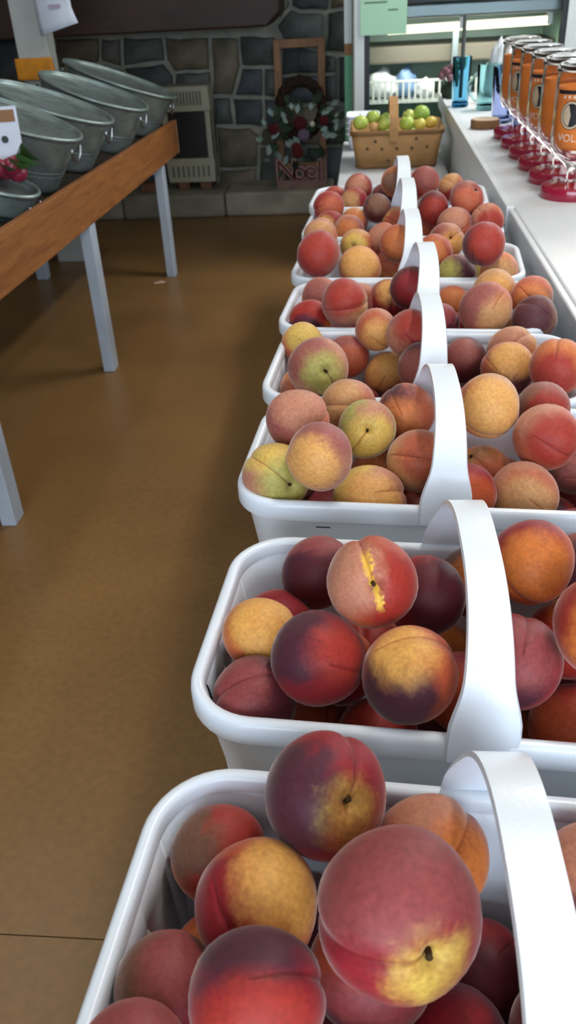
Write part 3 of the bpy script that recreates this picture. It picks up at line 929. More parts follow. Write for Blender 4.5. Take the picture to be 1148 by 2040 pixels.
# id | skin | patch one @ right,down,size | patch two @ right,down,size | stem @ right,down | seam direction @ right,down | what singles it out
SPEC = """1a|R|Y@.45,.28,.02|P@-.7,0,.45|.42,.12|.5,-.3|dark red peach with yellow split at its stem, topping the rear,
1b|C|A@-.8,.8,.25|B@-.8,-.3,.35|-|-|small red peach with brownish left flank at rear left,
1c|O|G@.5,-.35,.30|R@-.75,.1,.4|-|-.2,.6|orange peach with golden right shoulder and crimson left side,
1d|D|A@.7,.2,.3|K@.1,-.8,.3|-|.6,-.3|dusty pink peach behind the biggest one
1e|R|Y@.35,.72,.06|D@0,-.55,.5|.42,.52|-.4,.50|biggest peach, red with yellow stem end, piled on top
1f|R|C@0,.6,.4|P@-.1,-.8,.4|-|.8,-.3|maroon peach left of the biggest one, frontmost whole fruit
1g|R|D@.3,-.4,.3|B@-.7,-.1,.5|-|-|dull brown-red peach against the left wall
1h|C|D@0,-.5,.3|R@.5,.2,.4|-|-|red peach cut off by the bottom-left photo edge
1i|O|A@0,0,.3|C@.6,.2,.4|-|-|orange peach low by the left wall slots
1j|R|O@0,-.5,.3|M@.5,.3,.4|-|-|red peach under the biggest one, at the bottom edge
1k|M|R@0,-.5,.2|P@.5,.3,.4|-|-|dark maroon peach left of the handle at the bottom edge
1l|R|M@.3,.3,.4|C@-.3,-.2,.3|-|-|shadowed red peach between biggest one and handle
1m|D|K@0,-.6,.35|P@.3,.4,.4|-|-|pinkish purple peach right of the handle at rear
1n|M|R@-.4,0,.3|P@.3,.4,.4|-|-|maroon peach right of the handle at photo edge
2a|O|K@-.6,-.1,.35|C@.5,.1,.4|.06,.06|-.15,-.6|orange-red peach with yellow star-like split round its stem
2b|D|M@.2,.4,.4|P@-.5,.3,.4|-|-|dusky purple-red peach by the rear wall, left of yellow-split one
2c|C|R@0,-.3,.4|O@-.5,.3,.3|-|-|plain red peach low in rear left corner
2d|A|G@.15,-.4,.45|O@-.1,.7,.3|-.75,.7|-|golden-orange peach by the left wall
2e|R|C@.6,-.1,.25|P@-.5,-.4,.45|-|-|round crimson-maroon peach at centre left
2f|P|D@-.5,-.4,.3|M@.3,.3,.5|-|-.2,-.45|dull purple peach with pale seam in front left corner
2g|O|G@-.2,-.55,.22|P@-.5,.45,.45|-|-|orange peach with yellow cap and purple lower side by handle
2h|O|C@-.2,-.4,.4|R@.5,.2,.4|-|-|red-orange peach at middle of the front rim
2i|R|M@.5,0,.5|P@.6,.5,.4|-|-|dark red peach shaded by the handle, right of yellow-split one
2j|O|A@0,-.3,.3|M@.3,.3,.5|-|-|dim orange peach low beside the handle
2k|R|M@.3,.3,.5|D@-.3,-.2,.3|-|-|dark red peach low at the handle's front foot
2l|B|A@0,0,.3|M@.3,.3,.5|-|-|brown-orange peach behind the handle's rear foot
2m|O|A@.05,.15,.4|R@-.2,-.6,.45|-|-.4,.7|red-capped orange peach topping the rear, right of handle
2n|R|D@.3,-.3,.35|P@-.2,.3,.4|-|-|rose-maroon peach just right of the handle
2o|O|A@.2,.3,.35|C@-.3,-.2,.4|-|-|big orange-red peach at the right photo edge
2p|C|O@-.3,.3,.4|A@-.5,.7,.3|-|-|red-orange peach at front rim, right of handle
2q|D|P@.3,.1,.5|B@-.3,-.2,.3|-|-|dusky brown-purple peach at the rear right photo edge
2r|A|O@0,0,.3|T@.4,-.4,.3|-|-|orange peach peeping past the handle's front foot
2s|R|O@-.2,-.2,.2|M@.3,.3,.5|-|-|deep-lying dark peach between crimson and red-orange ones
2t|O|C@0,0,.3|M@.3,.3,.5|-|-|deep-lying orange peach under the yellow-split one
3a|Y|L@.3,.3,.3|K@-.7,.5,.3|.50,.28|-.1,-.2|yellow peach with thin seam in front left corner
3b|K|G@-.35,.25,.35|D@.2,-.7,.4|-|-|pink-capped peach with yellow cheek behind the yellow corner one
3c|O|K@.1,-.5,.35|D@-.3,.3,.35|-|.7,.1|salmon-orange peach at rear left corner
3d|L|Y@.1,.4,.35|K@.4,-.5,.22|.03,.03|-.4,.6|pale green-yellow peach with dark stem pit at centre
3e|K|T@-.4,-.3,.4|O@.4,.1,.3|-|.1,-.1|peach-coloured fruit with deep seam at rear middle
3f|O|A@-.3,.3,.3|P@-.55,-.45,.3|-|-|orange peach with purple top touching the handle
3g|K|O@.3,-.2,.4|T@-.6,.2,.3|-|.1,-.1|tan-pink peach with upright seam touching the handle
3h|Y|G@.0,.1,.4|K@.65,-.2,.45|-|.6,-.3|yellow peach with pink side at middle of the front rim
3i|O|A@0,0,.3|R@.5,.3,.3|-|-|small orange peach sunk in the middle
3j|B|O@0,0,.3|D@.5,.3,.3|-|-|brownish peach sunk by the left wall
3k|O|A@0,0,.3|R@.5,.3,.3|-|-|orange peach sunk by the front rim at left
3l|R|O@0,0,.3|M@.5,.3,.3|-|-|red peach sunk at the handle's front foot
3n|T|G@.1,.1,.5|O@-.6,.1,.35|-|-.5,.7|large golden peach right of the handle at rear
3o|D|C@.2,.2,.35|B@-.5,-.2,.3|-|-|dusky red peach at the rear right
3p|O|C@.35,.1,.4|K@-.3,-.7,.3|-|-|two-tone orange and pink-red peach at right
3q|A|O@.2,.4,.4|T@-.5,-.4,.3|-.4,-.75|.3,-.1|orange peach with deep seam against the handle, front right
3r|K|T@0,.45,.45|O@.2,-.1,.3|-|-|pale apricot peach at front rim, right of handle
3s|C|R@.3,.1,.4|O@-.3,.5,.3|-|-|red peach low at front right
3t|B|D@0,0,.3|M@.5,.3,.3|-|-|brown shaded peach at the right photo edge
4a|K|L@.2,.2,.25|D@-.5,-.4,.45|.28,.1|.5,.5|pink peach with green stem pit at front left
4b|G|Y@.1,-.4,.4|O@-.5,.4,.3|-|-|golden peach on the rear left corner
4c|A|O@0,.2,.3|B@-.4,.3,.3|-|-|orange-brown peach low against the left wall
4d|C|O@.1,.4,.4|D@-.3,-.5,.4|-|-|rosy red peach at rear left
4e|A|G@-.2,-.4,.45|D@.1,.6,.3|-|-.2,.25|golden-orange peach with slanting seam left of the handle
4f|K|G@.1,.4,.3|O@-.3,-.2,.3|-|-|pink peach with yellow underside at the rear
4g|D|C@.2,-.3,.35|K@-.4,.3,.3|-|.3,.5|rose peach with pointed seam touching the handle
4h|P|D@-.3,0,.3|M@.5,.3,.3|-|-|purple shaded peach half behind the handle
4j|P|D@-.3,-.4,.3|M@.3,.3,.4|-|-|dusky purple peach right of the handle
4k|O|G@.1,-.5,.35|P@.1,.7,.45|-|-|yellow-topped peach with purple underside, right half
4l|O|C@-.1,.3,.4|A@.3,-.5,.4|-|-|large orange-red peach at the right end
4m|T|K@-.2,-.3,.4|A@.3,.4,.4|-|0,-.35|tan peach with flat seam at rear right
4n|D|K@.2,-.2,.3|P@-.3,.3,.3|-|-|pinkish peach half hidden right behind the handle
5a|D|C@0,-.4,.4|T@.7,.2,.25|-|.75,.1|large rose peach topping the left half
5b|O|D@-.2,-.4,.3|R@.2,.3,.3|-|-|orange-red peach behind the large rose one
5c|R|C@0,0,.3|M@.3,.3,.4|-|-|dark red peach at the left end
5d|D|O@0,0,.3|B@.3,.3,.4|-|-|dull pink peach sunk at front left
5e|D|G@.1,-.45,.25|R@-.2,.4,.4|.15,-.35|.2,.5|pink peach with yellow stem end left of handle
5f|K|D@0,0,.3|O@.3,.3,.4|-|-|pinkish peach peeping out at the rear middle
5g|D|O@0,0,.3|K@.3,-.3,.3|-|-|dull rose peach low beside the handle
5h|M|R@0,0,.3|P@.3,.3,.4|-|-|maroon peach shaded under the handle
5i|R|C@.1,-.2,.3|P@-.4,.2,.5|-|-|crimson-purple peach front right of the handle
5j|O|T@.55,.3,.3|D@-.5,-.4,.45|-|-|rosy orange peach with yellow right cheek
5k|T|G@0,.1,.4|O@.3,.5,.3|-|-|pale golden peach topping the right half
5l|O|A@-.1,.3,.4|B@.4,.5,.4|-|0,.1|orange-brown peach with level seam at the right end
5m|O|A@0,-.2,.3|C@.3,.3,.4|-|-|orange peach just right of the handle
5n|A|T@0,-.3,.3|B@.3,.3,.4|-|-|tan-orange peach low at front right
5o|M|P@0,0,.3|B@.3,.3,.4|-|-|dark shaded peach in the front right corner
6a|R|C@-.1,-.3,.4|D@.7,0,.3|-|-|big crimson peach on the left corner
6b|A|G@0,-.3,.45|O@-.2,.3,.3|-|-|golden-orange peach on the front rim
6c|A|O@.1,-.4,.4|G@0,.4,.3|-|-|orange peach by the handle's front foot
6d|T|Y@-.2,.1,.35|O@.5,.2,.35|-.25,.05|-|yellow peach with stem pit behind the front golden one
6e|O|K@-.3,-.2,.3|D@.4,.3,.3|-|-|salmon peach beside the handle
6f|K|T@0,-.2,.3|O@.3,.3,.4|-|-|tan-pink peach behind the big crimson one
6g|O|A@0,0,.3|B@.3,.3,.4|-|-|orange-brown peach under the handle
6h|D|L@-.7,.1,.4|P@.5,-.1,.5|-|.1,.5|purple-red peach with greenish left cheek right of handle
6i|T|L@.1,-.1,.25|K@-.2,.6,.3|.15,-.15|.1,.5|pale yellow peach with green stem end at right
6j|A|T@0,0,.3|K@.3,.3,.4|-|-|small tan-orange peach in the right corner
6k|K|G@.3,.3,.35|D@-.6,-.1,.4|.3,-.25|-|yellow and pink peach with stem pit at rear right
6l|R|C@.2,-.1,.4|P@-.6,.3,.4|-|-|bright crimson peach on the rear rim at right
6m|O|A@0,0,.3|R@.3,.3,.4|-|-|orange peach just right behind the handle
7a|C|Y@-.5,.1,.25|R@.4,-.2,.4|-|-|red peach with yellow left cheek at the left end
7b|K|A@-.2,.2,.4|D@.5,-.2,.35|-|-|salmon peach at the front middle left
7c|T|A@0,-.2,.3|D@.3,.3,.4|-|-|tan-orange peach at the middle left
7d|K|O@.2,.2,.4|T@-.4,-.3,.3|-|-|pale pink-orange peach against the handle
7e|P|B@0,-.4,.3|M@.2,.4,.4|-|-|dark grey-purple peach left of the handle
7g|C|O@.2,.2,.35|R@-.4,.2,.4|-|-|red-orange peach on the rear left corner
7h|R|C@0,.2,.4|M@-.3,-.5,.4|-|-|deep red peach just right of the handle
7i|D|K@-.2,-.4,.35|O@.2,.3,.3|-|-|dusky salmon peach at front right of handle
7j|O|C@.3,.2,.4|K@-.4,-.4,.3|-|-|orange-red peach at the right end
7k|C|O@0,0,.3|M@.3,.3,.4|-|-|small red peach low at the handle's foot
7l|C|O@.1,.1,.35|D@-.2,-.6,.4|.6,-.6|-|red-orange peach topping the right half
8a|C|T@-.5,-.1,.3|R@.4,.1,.4|-|-|red peach with pale yellow left cheek
8b|R|K@.1,-.3,.25|D@-.5,.2,.4|-|-|red peach with pale split at rear left
8c|C|R@0,0,.3|O@.3,-.3,.3|-|-|small plain red peach at the left end
8d|P|M@0,0,.4|D@-.3,-.3,.3|-|-|dark purple peach left of the handle
8e|A|B@-.3,0,.3|O@.3,.3,.4|-|-|tan-orange peach behind the handle
8f|A|T@.3,0,.3|O@-.3,.3,.4|-|-|golden-orange peach just right of the handle
8g|R|D@0,-.3,.4|O@.3,.3,.3|-|-|red peach behind the golden-orange one
8h|O|T@-.3,-.6,.3|R@.3,.4,.4|-|-|yellow-topped orange-red peach at the right end"""
BN = {'1': 'nearest basket', '2': 'second-nearest basket', '3': 'third-nearest basket', '4': 'fourth-nearest basket',
      '5': 'fifth-nearest basket', '6': 'sixth-nearest basket', '7': 'seventh-nearest basket', '8': 'farthest basket'}
def view_dir(pos, a, b):
    """direction out of the fruit for a mark seen a radii right of and b radii below its middle"""
    w = (Vector((0, 0, CAM_H)) - pos).normalized()
    u = (CX - w * CX.dot(w)).normalized()
    v = w.cross(u)
    k = math.sqrt(max(0.02, 1 - a * a - b * b)) if a * a + b * b < 1 else -math.sqrt(max(0.0, a * a + b * b - 1))
    return (u * a - v * b + w * k).normalized()
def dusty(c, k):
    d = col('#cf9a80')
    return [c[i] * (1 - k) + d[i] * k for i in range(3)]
def put_peach(pos, r, A, B, bd, bs, Cc, cd, cs, stem, seam, mesh, streak=0.0, pale=0.0):
    z = stem.normalized()
    x = seam - z * seam.dot(z)
    if x.length < 1e-3: x = z.orthogonal()
    x.normalize(); y = z.cross(x)
    R = Matrix((x, y, z)).transposed()
    o = bpy.data.objects.new('peach', mesh); C.objects.link(o)
    sx = random.uniform(.985, 1.025); sy = random.uniform(.98, 1.02)
    o.matrix_world = Matrix.Translation(pos) @ R.to_4x4() @ Matrix.Diagonal((r * sx, r * sy, r * 1.0, 1))
    Ri = R.transposed()
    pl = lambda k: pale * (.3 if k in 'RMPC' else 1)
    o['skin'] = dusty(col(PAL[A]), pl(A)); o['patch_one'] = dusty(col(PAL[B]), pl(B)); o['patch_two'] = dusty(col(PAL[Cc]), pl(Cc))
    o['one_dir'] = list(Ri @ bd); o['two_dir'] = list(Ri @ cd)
    o['one_size'] = bs; o['two_size'] = cs; o['streak'] = streak
    o['seed'] = [random.uniform(-20, 20) for _ in range(3)]
    return o
def rdir():
    while True:
        v = Vector((random.uniform(-1, 1), random.uniform(-1, 1), random.uniform(-1, 1)))
        if .1 < v.length < 1: return v.normalized()
def at(s):
    return tuple(map(float, s.split('@')[1].split(',')))
for ln in SPEC.split('\n'):
    q = [s.strip() for s in ln.split('|')]
    pid, A, b_, c_, st_, se_, desc = q
    x, y, z, r = POS[pid]
    pos = Vector((x, y, z + RIM))
    bx, by_, bs = at(b_); cx_, cy_, cs = at(c_)
    bd = view_dir(pos, bx, by_); cd = view_dir(pos, cx_, cy_)
    if st_ != '-':
        sd = view_dir(pos, *at('@' + st_))
    else:
        sd = view_dir(pos, random.uniform(-.5, .5), random.uniform(-.3, .5)) * -1
        if random.random() < .5: sd = view_dir(pos, random.choice((-1, 1)) * random.uniform(1.0, 1.15), random.uniform(-.5, .9))
    if se_ != '-':
        seam = view_dir(pos, *at('@' + se_))
    else:
        seam = rdir() - view_dir(pos, 0, 0) * random.choice((.7, .7, -.2))
    visible_stem = st_ != '-'
    mesh = PM[2] if se_ != '-' else PM[(ord(pid[1]) + int(pid[0])) % 4]
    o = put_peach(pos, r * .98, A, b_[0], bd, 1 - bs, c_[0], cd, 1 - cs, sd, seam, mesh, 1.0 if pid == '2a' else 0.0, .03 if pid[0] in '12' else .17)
    tag(o, desc + ' in ' + BN[pid[0]], 'peach', 'peaches in the ' + BN[pid[0]])
    if visible_stem:
        k = bpy.data.objects.new('stem', STEM); C.objects.link(k); k.parent = o
FILL = """1 -0.070 0.260 -0.130
1 0.109 0.214 -0.130
1 -0.021 0.195 -0.130
1 0.169 0.255 -0.130
1 0.184 0.189 -0.130
1 0.046 0.193 -0.129
1 -0.088 0.196 -0.121
1 0.214 0.293 -0.101
1 -0.042 0.312 -0.098
1 0.212 0.229 -0.083
1 0.136 0.182 -0.079
1 -0.034 0.235 -0.078
1 0.014 0.187 -0.071
1 0.018 0.311 -0.072
1 0.116 0.243 -0.058
1 0.199 0.169 -0.058
1 -0.075 0.188 -0.055
1 0.076 0.177 -0.045
1 0.198 0.276 -0.038
1 0.003 0.259 -0.029
2 0.189 0.460 -0.130
2 0.213 0.521 -0.130
2 0.167 0.572 -0.127
2 -0.061 0.590 -0.124
2 0.097 0.460 -0.105
2 0.231 0.573 -0.091
2 0.137 0.554 -0.070
2 0.228 0.507 -0.066
2 0.083 0.513 -0.059
2 -0.023 0.528 -0.047
2 0.227 0.444 -0.041
2 0.238 0.558 -0.025
2 0.164 0.529 -0.013
2 0.237 0.496 -0.001
3 0.097 0.784 -0.130
3 0.159 0.810 -0.130
3 -0.011 0.829 -0.130
3 0.216 0.758 -0.130
3 -0.066 0.773 -0.130
3 0.013 0.767 -0.130
3 0.128 0.870 -0.130
3 0.160 0.754 -0.094
3 0.047 0.813 -0.091
3 0.210 0.807 -0.085
3 -0.044 0.811 -0.076
3 0.164 0.877 -0.075
3 0.079 0.758 -0.071
3 0.222 0.744 -0.064
3 0.094 0.885 -0.057
3 -0.073 0.895 -0.052
3 0.100 0.747 -0.009
4 -0.041 1.114 -0.130
4 0.014 1.044 -0.130
4 0.168 1.074 -0.130
4 0.084 1.044 -0.130
4 -0.055 1.039 -0.130
4 0.108 1.115 -0.130
4 0.184 1.005 -0.130
4 0.027 1.109 -0.130
4 0.218 1.117 -0.129
4 0.224 1.051 -0.099
4 0.124 1.008 -0.092
4 0.161 1.125 -0.089
4 -0.076 1.080 -0.082
4 0.049 1.011 -0.082
4 0.056 1.080 -0.078
4 -0.018 1.017 -0.078
4 -0.011 1.090 -0.075
4 0.205 0.996 -0.068
4 0.120 1.070 -0.067
4 0.149 0.996 -0.031
5 0.155 1.354 -0.130
5 0.054 1.376 -0.130
5 0.137 1.280 -0.130
5 -0.021 1.310 -0.130
5 0.065 1.278 -0.130
5 0.200 1.252 -0.130
5 0.218 1.318 -0.130
5 -0.073 1.269 -0.122
5 0.098 1.330 -0.106
5 0.010 1.262 -0.094
5 0.031 1.326 -0.089
5 0.205 1.369 -0.089
5 -0.069 1.321 -0.081
5 0.106 1.252 -0.077
5 0.220 1.243 -0.066
5 -0.050 1.260 -0.061
5 0.057 1.282 -0.045
5 -0.014 1.327 -0.040
5 0.107 1.242 -0.008
5 -0.089 1.267 -0.007
6 -0.049 1.593 -0.130
6 0.157 1.546 -0.130
6 0.017 1.548 -0.130
6 0.090 1.525 -0.130
6 0.211 1.602 -0.130
6 -0.060 1.526 -0.130
6 0.054 1.622 -0.130
6 0.120 1.603 -0.130
6 0.215 1.508 -0.129
6 -0.004 1.629 -0.094
6 -0.070 1.638 -0.086
6 0.077 1.577 -0.086
6 0.134 1.498 -0.086
6 0.042 1.505 -0.085
6 0.167 1.621 -0.084
6 0.225 1.557 -0.082
6 -0.024 1.559 -0.078
6 -0.082 1.510 -0.068
6 0.142 1.561 -0.068
6 0.208 1.490 -0.063
7 0.144 1.882 -0.130
7 0.084 1.823 -0.130
7 0.223 1.881 -0.130
7 0.179 1.776 -0.130
7 -0.025 1.814 -0.130
7 -0.008 1.893 -0.130
7 0.076 1.895 -0.130
7 -0.069 1.868 -0.127
7 0.034 1.784 -0.107
7 0.184 1.835 -0.102
7 0.119 1.776 -0.099
7 0.035 1.855 -0.097
7 -0.078 1.791 -0.097
7 -0.051 1.911 -0.079
7 0.223 1.779 -0.080
7 0.121 1.842 -0.079
7 0.189 1.896 -0.074
7 -0.029 1.845 -0.071
7 0.014 1.907 -0.062
7 -0.016 1.780 -0.060
8 -0.005 2.139 -0.130
8 0.214 2.075 -0.130
8 0.056 2.112 -0.130
8 -0.005 2.051 -0.130
8 0.166 2.149 -0.130
8 0.126 2.054 -0.130
8 -0.063 2.102 -0.130
8 0.060 2.043 -0.119
8 -0.066 2.168 -0.118
8 0.101 2.157 -0.112
8 0.226 2.136 -0.102
8 -0.060 2.047 -0.093
8 0.179 2.031 -0.094
8 0.161 2.096 -0.089
8 0.037 2.163 -0.084
8 0.009 2.096 -0.082
8 0.094 2.091 -0.080
8 -0.074 2.120 -0.067
8 -0.026 2.166 -0.065
8 0.149 2.160 -0.065"""
for ln in FILL.split('\n'):
    q = ln.split()
    A, B, Cc = random.choice((('R', 'O', 'M'), ('O', 'A', 'R'), ('D', 'O', 'M'), ('C', 'A', 'P')))
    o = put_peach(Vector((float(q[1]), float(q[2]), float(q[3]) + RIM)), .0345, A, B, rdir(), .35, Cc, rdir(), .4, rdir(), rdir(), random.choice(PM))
    tag(o, 'peach buried low among the others in ' + BN[q[0]], 'peach', 'buried peaches in the ' + BN[q[0]])

# ================================================================== left: sloped tub table
lt = empty('sloped_table', (-1.04, 3.2, 0)); tag(lt, 'sloped display table with oak front board and white legs', 'table')
SL = math.radians(21)
def tz(dx): return .66 + (-dx) * math.tan(SL)          # top surface height, dx from x=-1.02
m = MB()
m.prism([(-.045, tz(-.045) - .03), (-.78, tz(-.78) - .03), (-.78, tz(-.78)), (-.045, tz(-.045))], -2.0, 1.50, 'y')
m.build('tabletop', MT['darktop'], lt)
bm_ = MB()
bm_.add([(.035, 1.53, .567), (.035, 1.53, .728), (.012, 1.53, .728), (.012, 1.53, .567),
         (-.015, -2.1, .600), (-.015, -2.1, .772), (-.038, -2.1, .772), (-.038, -2.1, .600)],
        [(0, 1, 2, 3), (7, 6, 5, 4), (0, 4, 5, 1), (1, 5, 6, 2), (2, 6, 7, 3), (3, 7, 4, 0)])
bm_.build('front_board', MT['board'], lt, bevel=.003)
MB().box(.012, .036, 1.53, 1.534, .568, .727).build('board_end', plain('end_grain', '#a98e78', .7, .3), lt)
for y in (-1.20, -.06, 1.22):
    MB().box(-.034, .012, y - .034, y + .034, 0, .64).build('leg', MT['legpaint'], lt, bevel=.004)
for y in (-1.20, -.06, 1.22):
    MB().box(-.76, -.70, y - .03, y + .03, 0, tz(-.74) - .03).build('leg', MT['legpaint'], lt, bevel=.004)
MB().box(-.70, .0, 1.19, 1.25, .52, .58).build('cross_rail', MT['legpaint'], lt)

# galvanized oval tubs leaning with the slope
def tub(loc, label, sx=.27, sy=.19, h=.205, rz=0.0):
    t = empty('galvanized_tub', loc)
    t.rotation_euler = (0, SL * .95, math.radians(rz))
    tag(t, label, 'tub', 'galvanized tubs on the sloped table')
    k = .80
    pr = [(0, .006), (k, .006), (k + .01, .02)]
    out = [(0.001, 0), (k, 0), (k + .012, .012)]
    n = 9
    for i in range(1, n): out.append((k + (1 - k) * i / n, h * i / n + (.002 if i in (3, 4) else 0)))
    out += [(1.0, h), (1.02, h + .004), (1.03, h - .003), (1.02, h - .01)]
    m = MB(); m.lathe(out, 48, sx, sy)
    me = m.mesh('body', True)
    o = link('body', me, MT['galv'], t)
    s = o.modifiers.new('sheet', 'SOLIDIFY'); s.thickness = .003; s.offset = -1
    # rolled rim wire
    pts = [(sx * 1.025 * math.cos(a), sy * 1.03 * math.sin(a), h) for a in [2 * math.pi * i / 48 for i in range(48)]]
    MB().tube(pts, .007, 8, True).build('rim', MT['galv'], t, smooth=True)
    for zz in (.06, .075):
        f = .80 + .20 * zz / h
        pts = [(sx * f * 1.004 * math.cos(a), sy * f * 1.006 * math.sin(a), zz) for a in [2 * math.pi * i / 48 for i in range(48)]]
        MB().tube(pts, .0028, 6, True).build('swage_ring', MT['galv'], t, smooth=True)
    for s_ in (-1, 1):
        x0 = s_ * sx * .985
        pts = [(x0, .05 * math.cos(a), h - .03 - .045 * math.sin(a)) for a in [math.pi * i / 10 for i in range(11)]]
        pts = [(p[0] + s_ * .014 * math.sin(math.pi * i / 10), p[1], p[2]) for i, p in enumerate(pts)]
        MB().tube(pts, .0045, 7).build('drop_handle', MT['wire'], t, smooth=True)
    return t
def on_slope(x, y): return (x, y, tz(x + 1.04) + .004)
tub(on_slope(-1.345, 3.12), 'galvanized tub nearest the camera on the sloped table')
tub(on_slope(-1.31, 3.53), 'galvanized tub second along, beside the nearest one', .24, rz=2)
tub(on_slope(-1.275, 4.02), 'galvanized tub third along, in front of the end tub', .235, rz=-2)
tub(on_slope(-1.28, 4.50), 'galvanized tub at the far end of the sloped table', rz=3)
tub(on_slope(-1.20, 2.74), 'small galvanized tub at left photo edge under a wrapped bunch', .11, .10, .09)

# wrapped bunch with a card header
pb = empty('wrapped_bunch', (-1.165, 2.76, tz(-.125) + .10)); tag(pb, 'magenta and green wrapped bunch with a white card at left photo edge', 'produce')
m = MB()
for i in range(9):
    a = i * 2.4
    m.lathe([(0, -.03), (.022, -.022), (.032, 0), (.022, .022), (0, .03)], 10, off=(.045 * math.cos(a), .045 * math.sin(a), .03 + .012 * (i % 3)))
m.build('bunch', MT['magenta'], pb, smooth=True)
for i in range(5):
    a = -.9 + i * .45
    MB().add([(.03, 0, .03), (.085, -.03, .06 + .01 * i), (.13, 0, .03), (.085, .03, .045)], [(0, 1, 2, 3)]).build('leaf', MT['leafgreen'], pb).rotation_euler = (0, -.2, a)
cd = MB().box(-.05, .05, -.002, .002, .06, .22).build('header_card', MT['paper'], pb); cd.rotation_euler = (-.15, 0, .2); cd.location = (.01, .03, 0)
MB().box(-.042, .042, -.004, -.002, .175, .21).build('brown_band', MT['cardboard'], cd)
MB().lathe([(0, 0), (.011, .0), (.011, .002), (0, .002)], 14).build('dark_emblem', MT['print_dark'], cd).matrix_local = Matrix.Translation((0, -.003, .125)) @ Matrix.Rotation(math.pi / 2, 4, 'X')

# post with orange bracket and notice
po = empty('white_post', (-1.70, 4.79, 0)); tag(po, 'white painted post with an orange bracket behind the tubs', 'post')
MB().box(-.090, .075, -.06, .06, 0, 2.8).build('shaft', MT['postpaint'], po, bevel=.005)
m = MB(); m.box(-.106, .09, -.085, -.06, .945, 1.045); m.box(.053, .09, -.085, -.06, .845, .945)
m.build('bracket', MT['orange_tape'], po, bevel=.006)
ns = MB()
gx, gz = 8, 9
vs = []; fs = []
for j in range(gz + 1):
    for i in range(gx + 1):
        u = i / gx; v = j / gz
        vs.append((u * .185 + .012 * v + (0.02 * max(0, v - .8) * 5 * u), -.02 * math.sin(u * 3.0) * v - .01 * u, -v * (.36 - .05 * u)))
for j in range(gz):
    for i in range(gx):
        a = j * (gx + 1) + i; fs.append((a, a + 1, a + gx + 2, a + gx + 1))
pn = link('paper_notice', MB().add(vs, fs).mesh('paper_notice', True), MT['paper'], None, (-1.65, 4.70, 1.50))
s = pn.modifiers.new('sheet', 'SOLIDIFY'); s.thickness = .0012
tag(pn, 'white paper notice with faint print hanging from the white post', 'notice')
for (x, z, w) in ((.08, -.13, .07), (.09, -.19, .05), (.085, -.245, .06)):
    MB().box(x, x + w, -.032, -.031, z, z + .018).build('print_line', MT['paper_print'], pn)
cb = empty('cardboard_box', (-1.93, 4.15, tz(-.8))); tag(cb, 'brown cardboard box at the left photo edge behind the tubs', 'box')
MB().box(-.16, .12, -.1, .1, 0.0, .06).build('body', MT['cardboard'], cb)
for s_ in (-1, 1):
    MB().box(-.16, .12, -.004, .004, 0, .07).build('flap', MT['cardboard'], cb).matrix_local = Matrix.Translation((0, s_ * .1, .055)) @ Matrix.Rotation(-s_ * .3, 4, 'X')
# slope carries on as a shelf for the box
sh = MB().box(-2.15, -1.83, 2.0, 4.68, tz(-.8) - .03, tz(-.8)).build('rear_shelf', MT['darktop'], lt)
sh.location = (1.04, -3.2, 0)

# scrap on the floor
sc_ = MB().add([(0, 0, .001), (.05, .004, .003), (.062, .03, .001), (.03, .045, .006), (-.008, .03, .002), (.03, .02, .008)],
               [(0, 1, 5), (1, 2, 5), (2, 3, 5), (3, 4, 5), (4, 0, 5)]).build('paper_scrap', plain('scrap_paper', '#b89a80', .8, .2), None, loc=(-1.12, 4.27, 0))
tag(sc_, 'tiny pale scrap lying on the floor near the far table leg', 'scrap')

# ================================================================== hearth things
ht = empty('gas_heater', (-1.172, 5.94, .15)); tag(ht, 'beige enamel gas heater with black front, standing on blocks', 'heater')
HW = .158
m = MB()
m.box(-HW, HW, -.10, .09, .05, .20); m.box(-HW, HW, -.10, .09, .49, .63)
m.box(-HW, -HW + .035, -.10, .09, .20, .49); m.box(HW - .035, HW, -.10, .09, .20, .49); m.box(-HW, HW, .05, .09, .20, .49)
m.build('casing', MT['heater'], ht, bevel=.006)
MB().box(-HW + .03, HW - .03, -.075, -.06, .19, .50).build('burner_window', MT['black'], ht)
MB().box(-HW - .012, HW + .004, -.112, -.09, .485, .503).build('trim_ledge', MT['heater'], ht, bevel=.004)
for i in range(11):
    MB().box(-.115 + i * .0215, -.105 + i * .0215, -.104, -.098, .52, .60).build('grille_slot', MT['slot'], ht)
for i in range(8):
    MB().box(-.125 + i * .034, -.115 + i * .034, -.104, -.098, .085, .155).build('vent_slot', MT['slot'], ht)
for x in (-.10, .05):
    MB().box(x, x + .075, -.09, .03, 0, .05).build('block', MT['block'], ht, bevel=.004)
br = MB().box(-.05, .05, -.05, .05, 0, .055).build('brick_piece', MT['block'], None, bevel=.006, loc=(-1.47, 5.85, .15)); tag(br, 'small reddish brick on the hearth left of the heater', 'brick')

# wooden frame, wreath and Noel plaque
wf = empty('wooden_frame', (-.432, 5.90, .15)); tag(wf, 'tall open wooden frame standing on the hearth behind the wreath', 'frame')
wf.rotation_euler = (math.radians(-6), 0, 0)
for s_ in (-1, 1):
    MB().box(s_ * .140 - .022, s_ * .140 + .022, -.02, .02, 0, .86).build('stile', MT['frame_wood'], wf, bevel=.003)
MB().box(-.118, .118, -.018, .018, .81, .86).build('rail', MT['frame_wood'], wf, bevel=.003)
MB().box(-.118, .118, -.018, .018, .10, .14).build('rail', MT['frame_wood'], wf, bevel=.003)

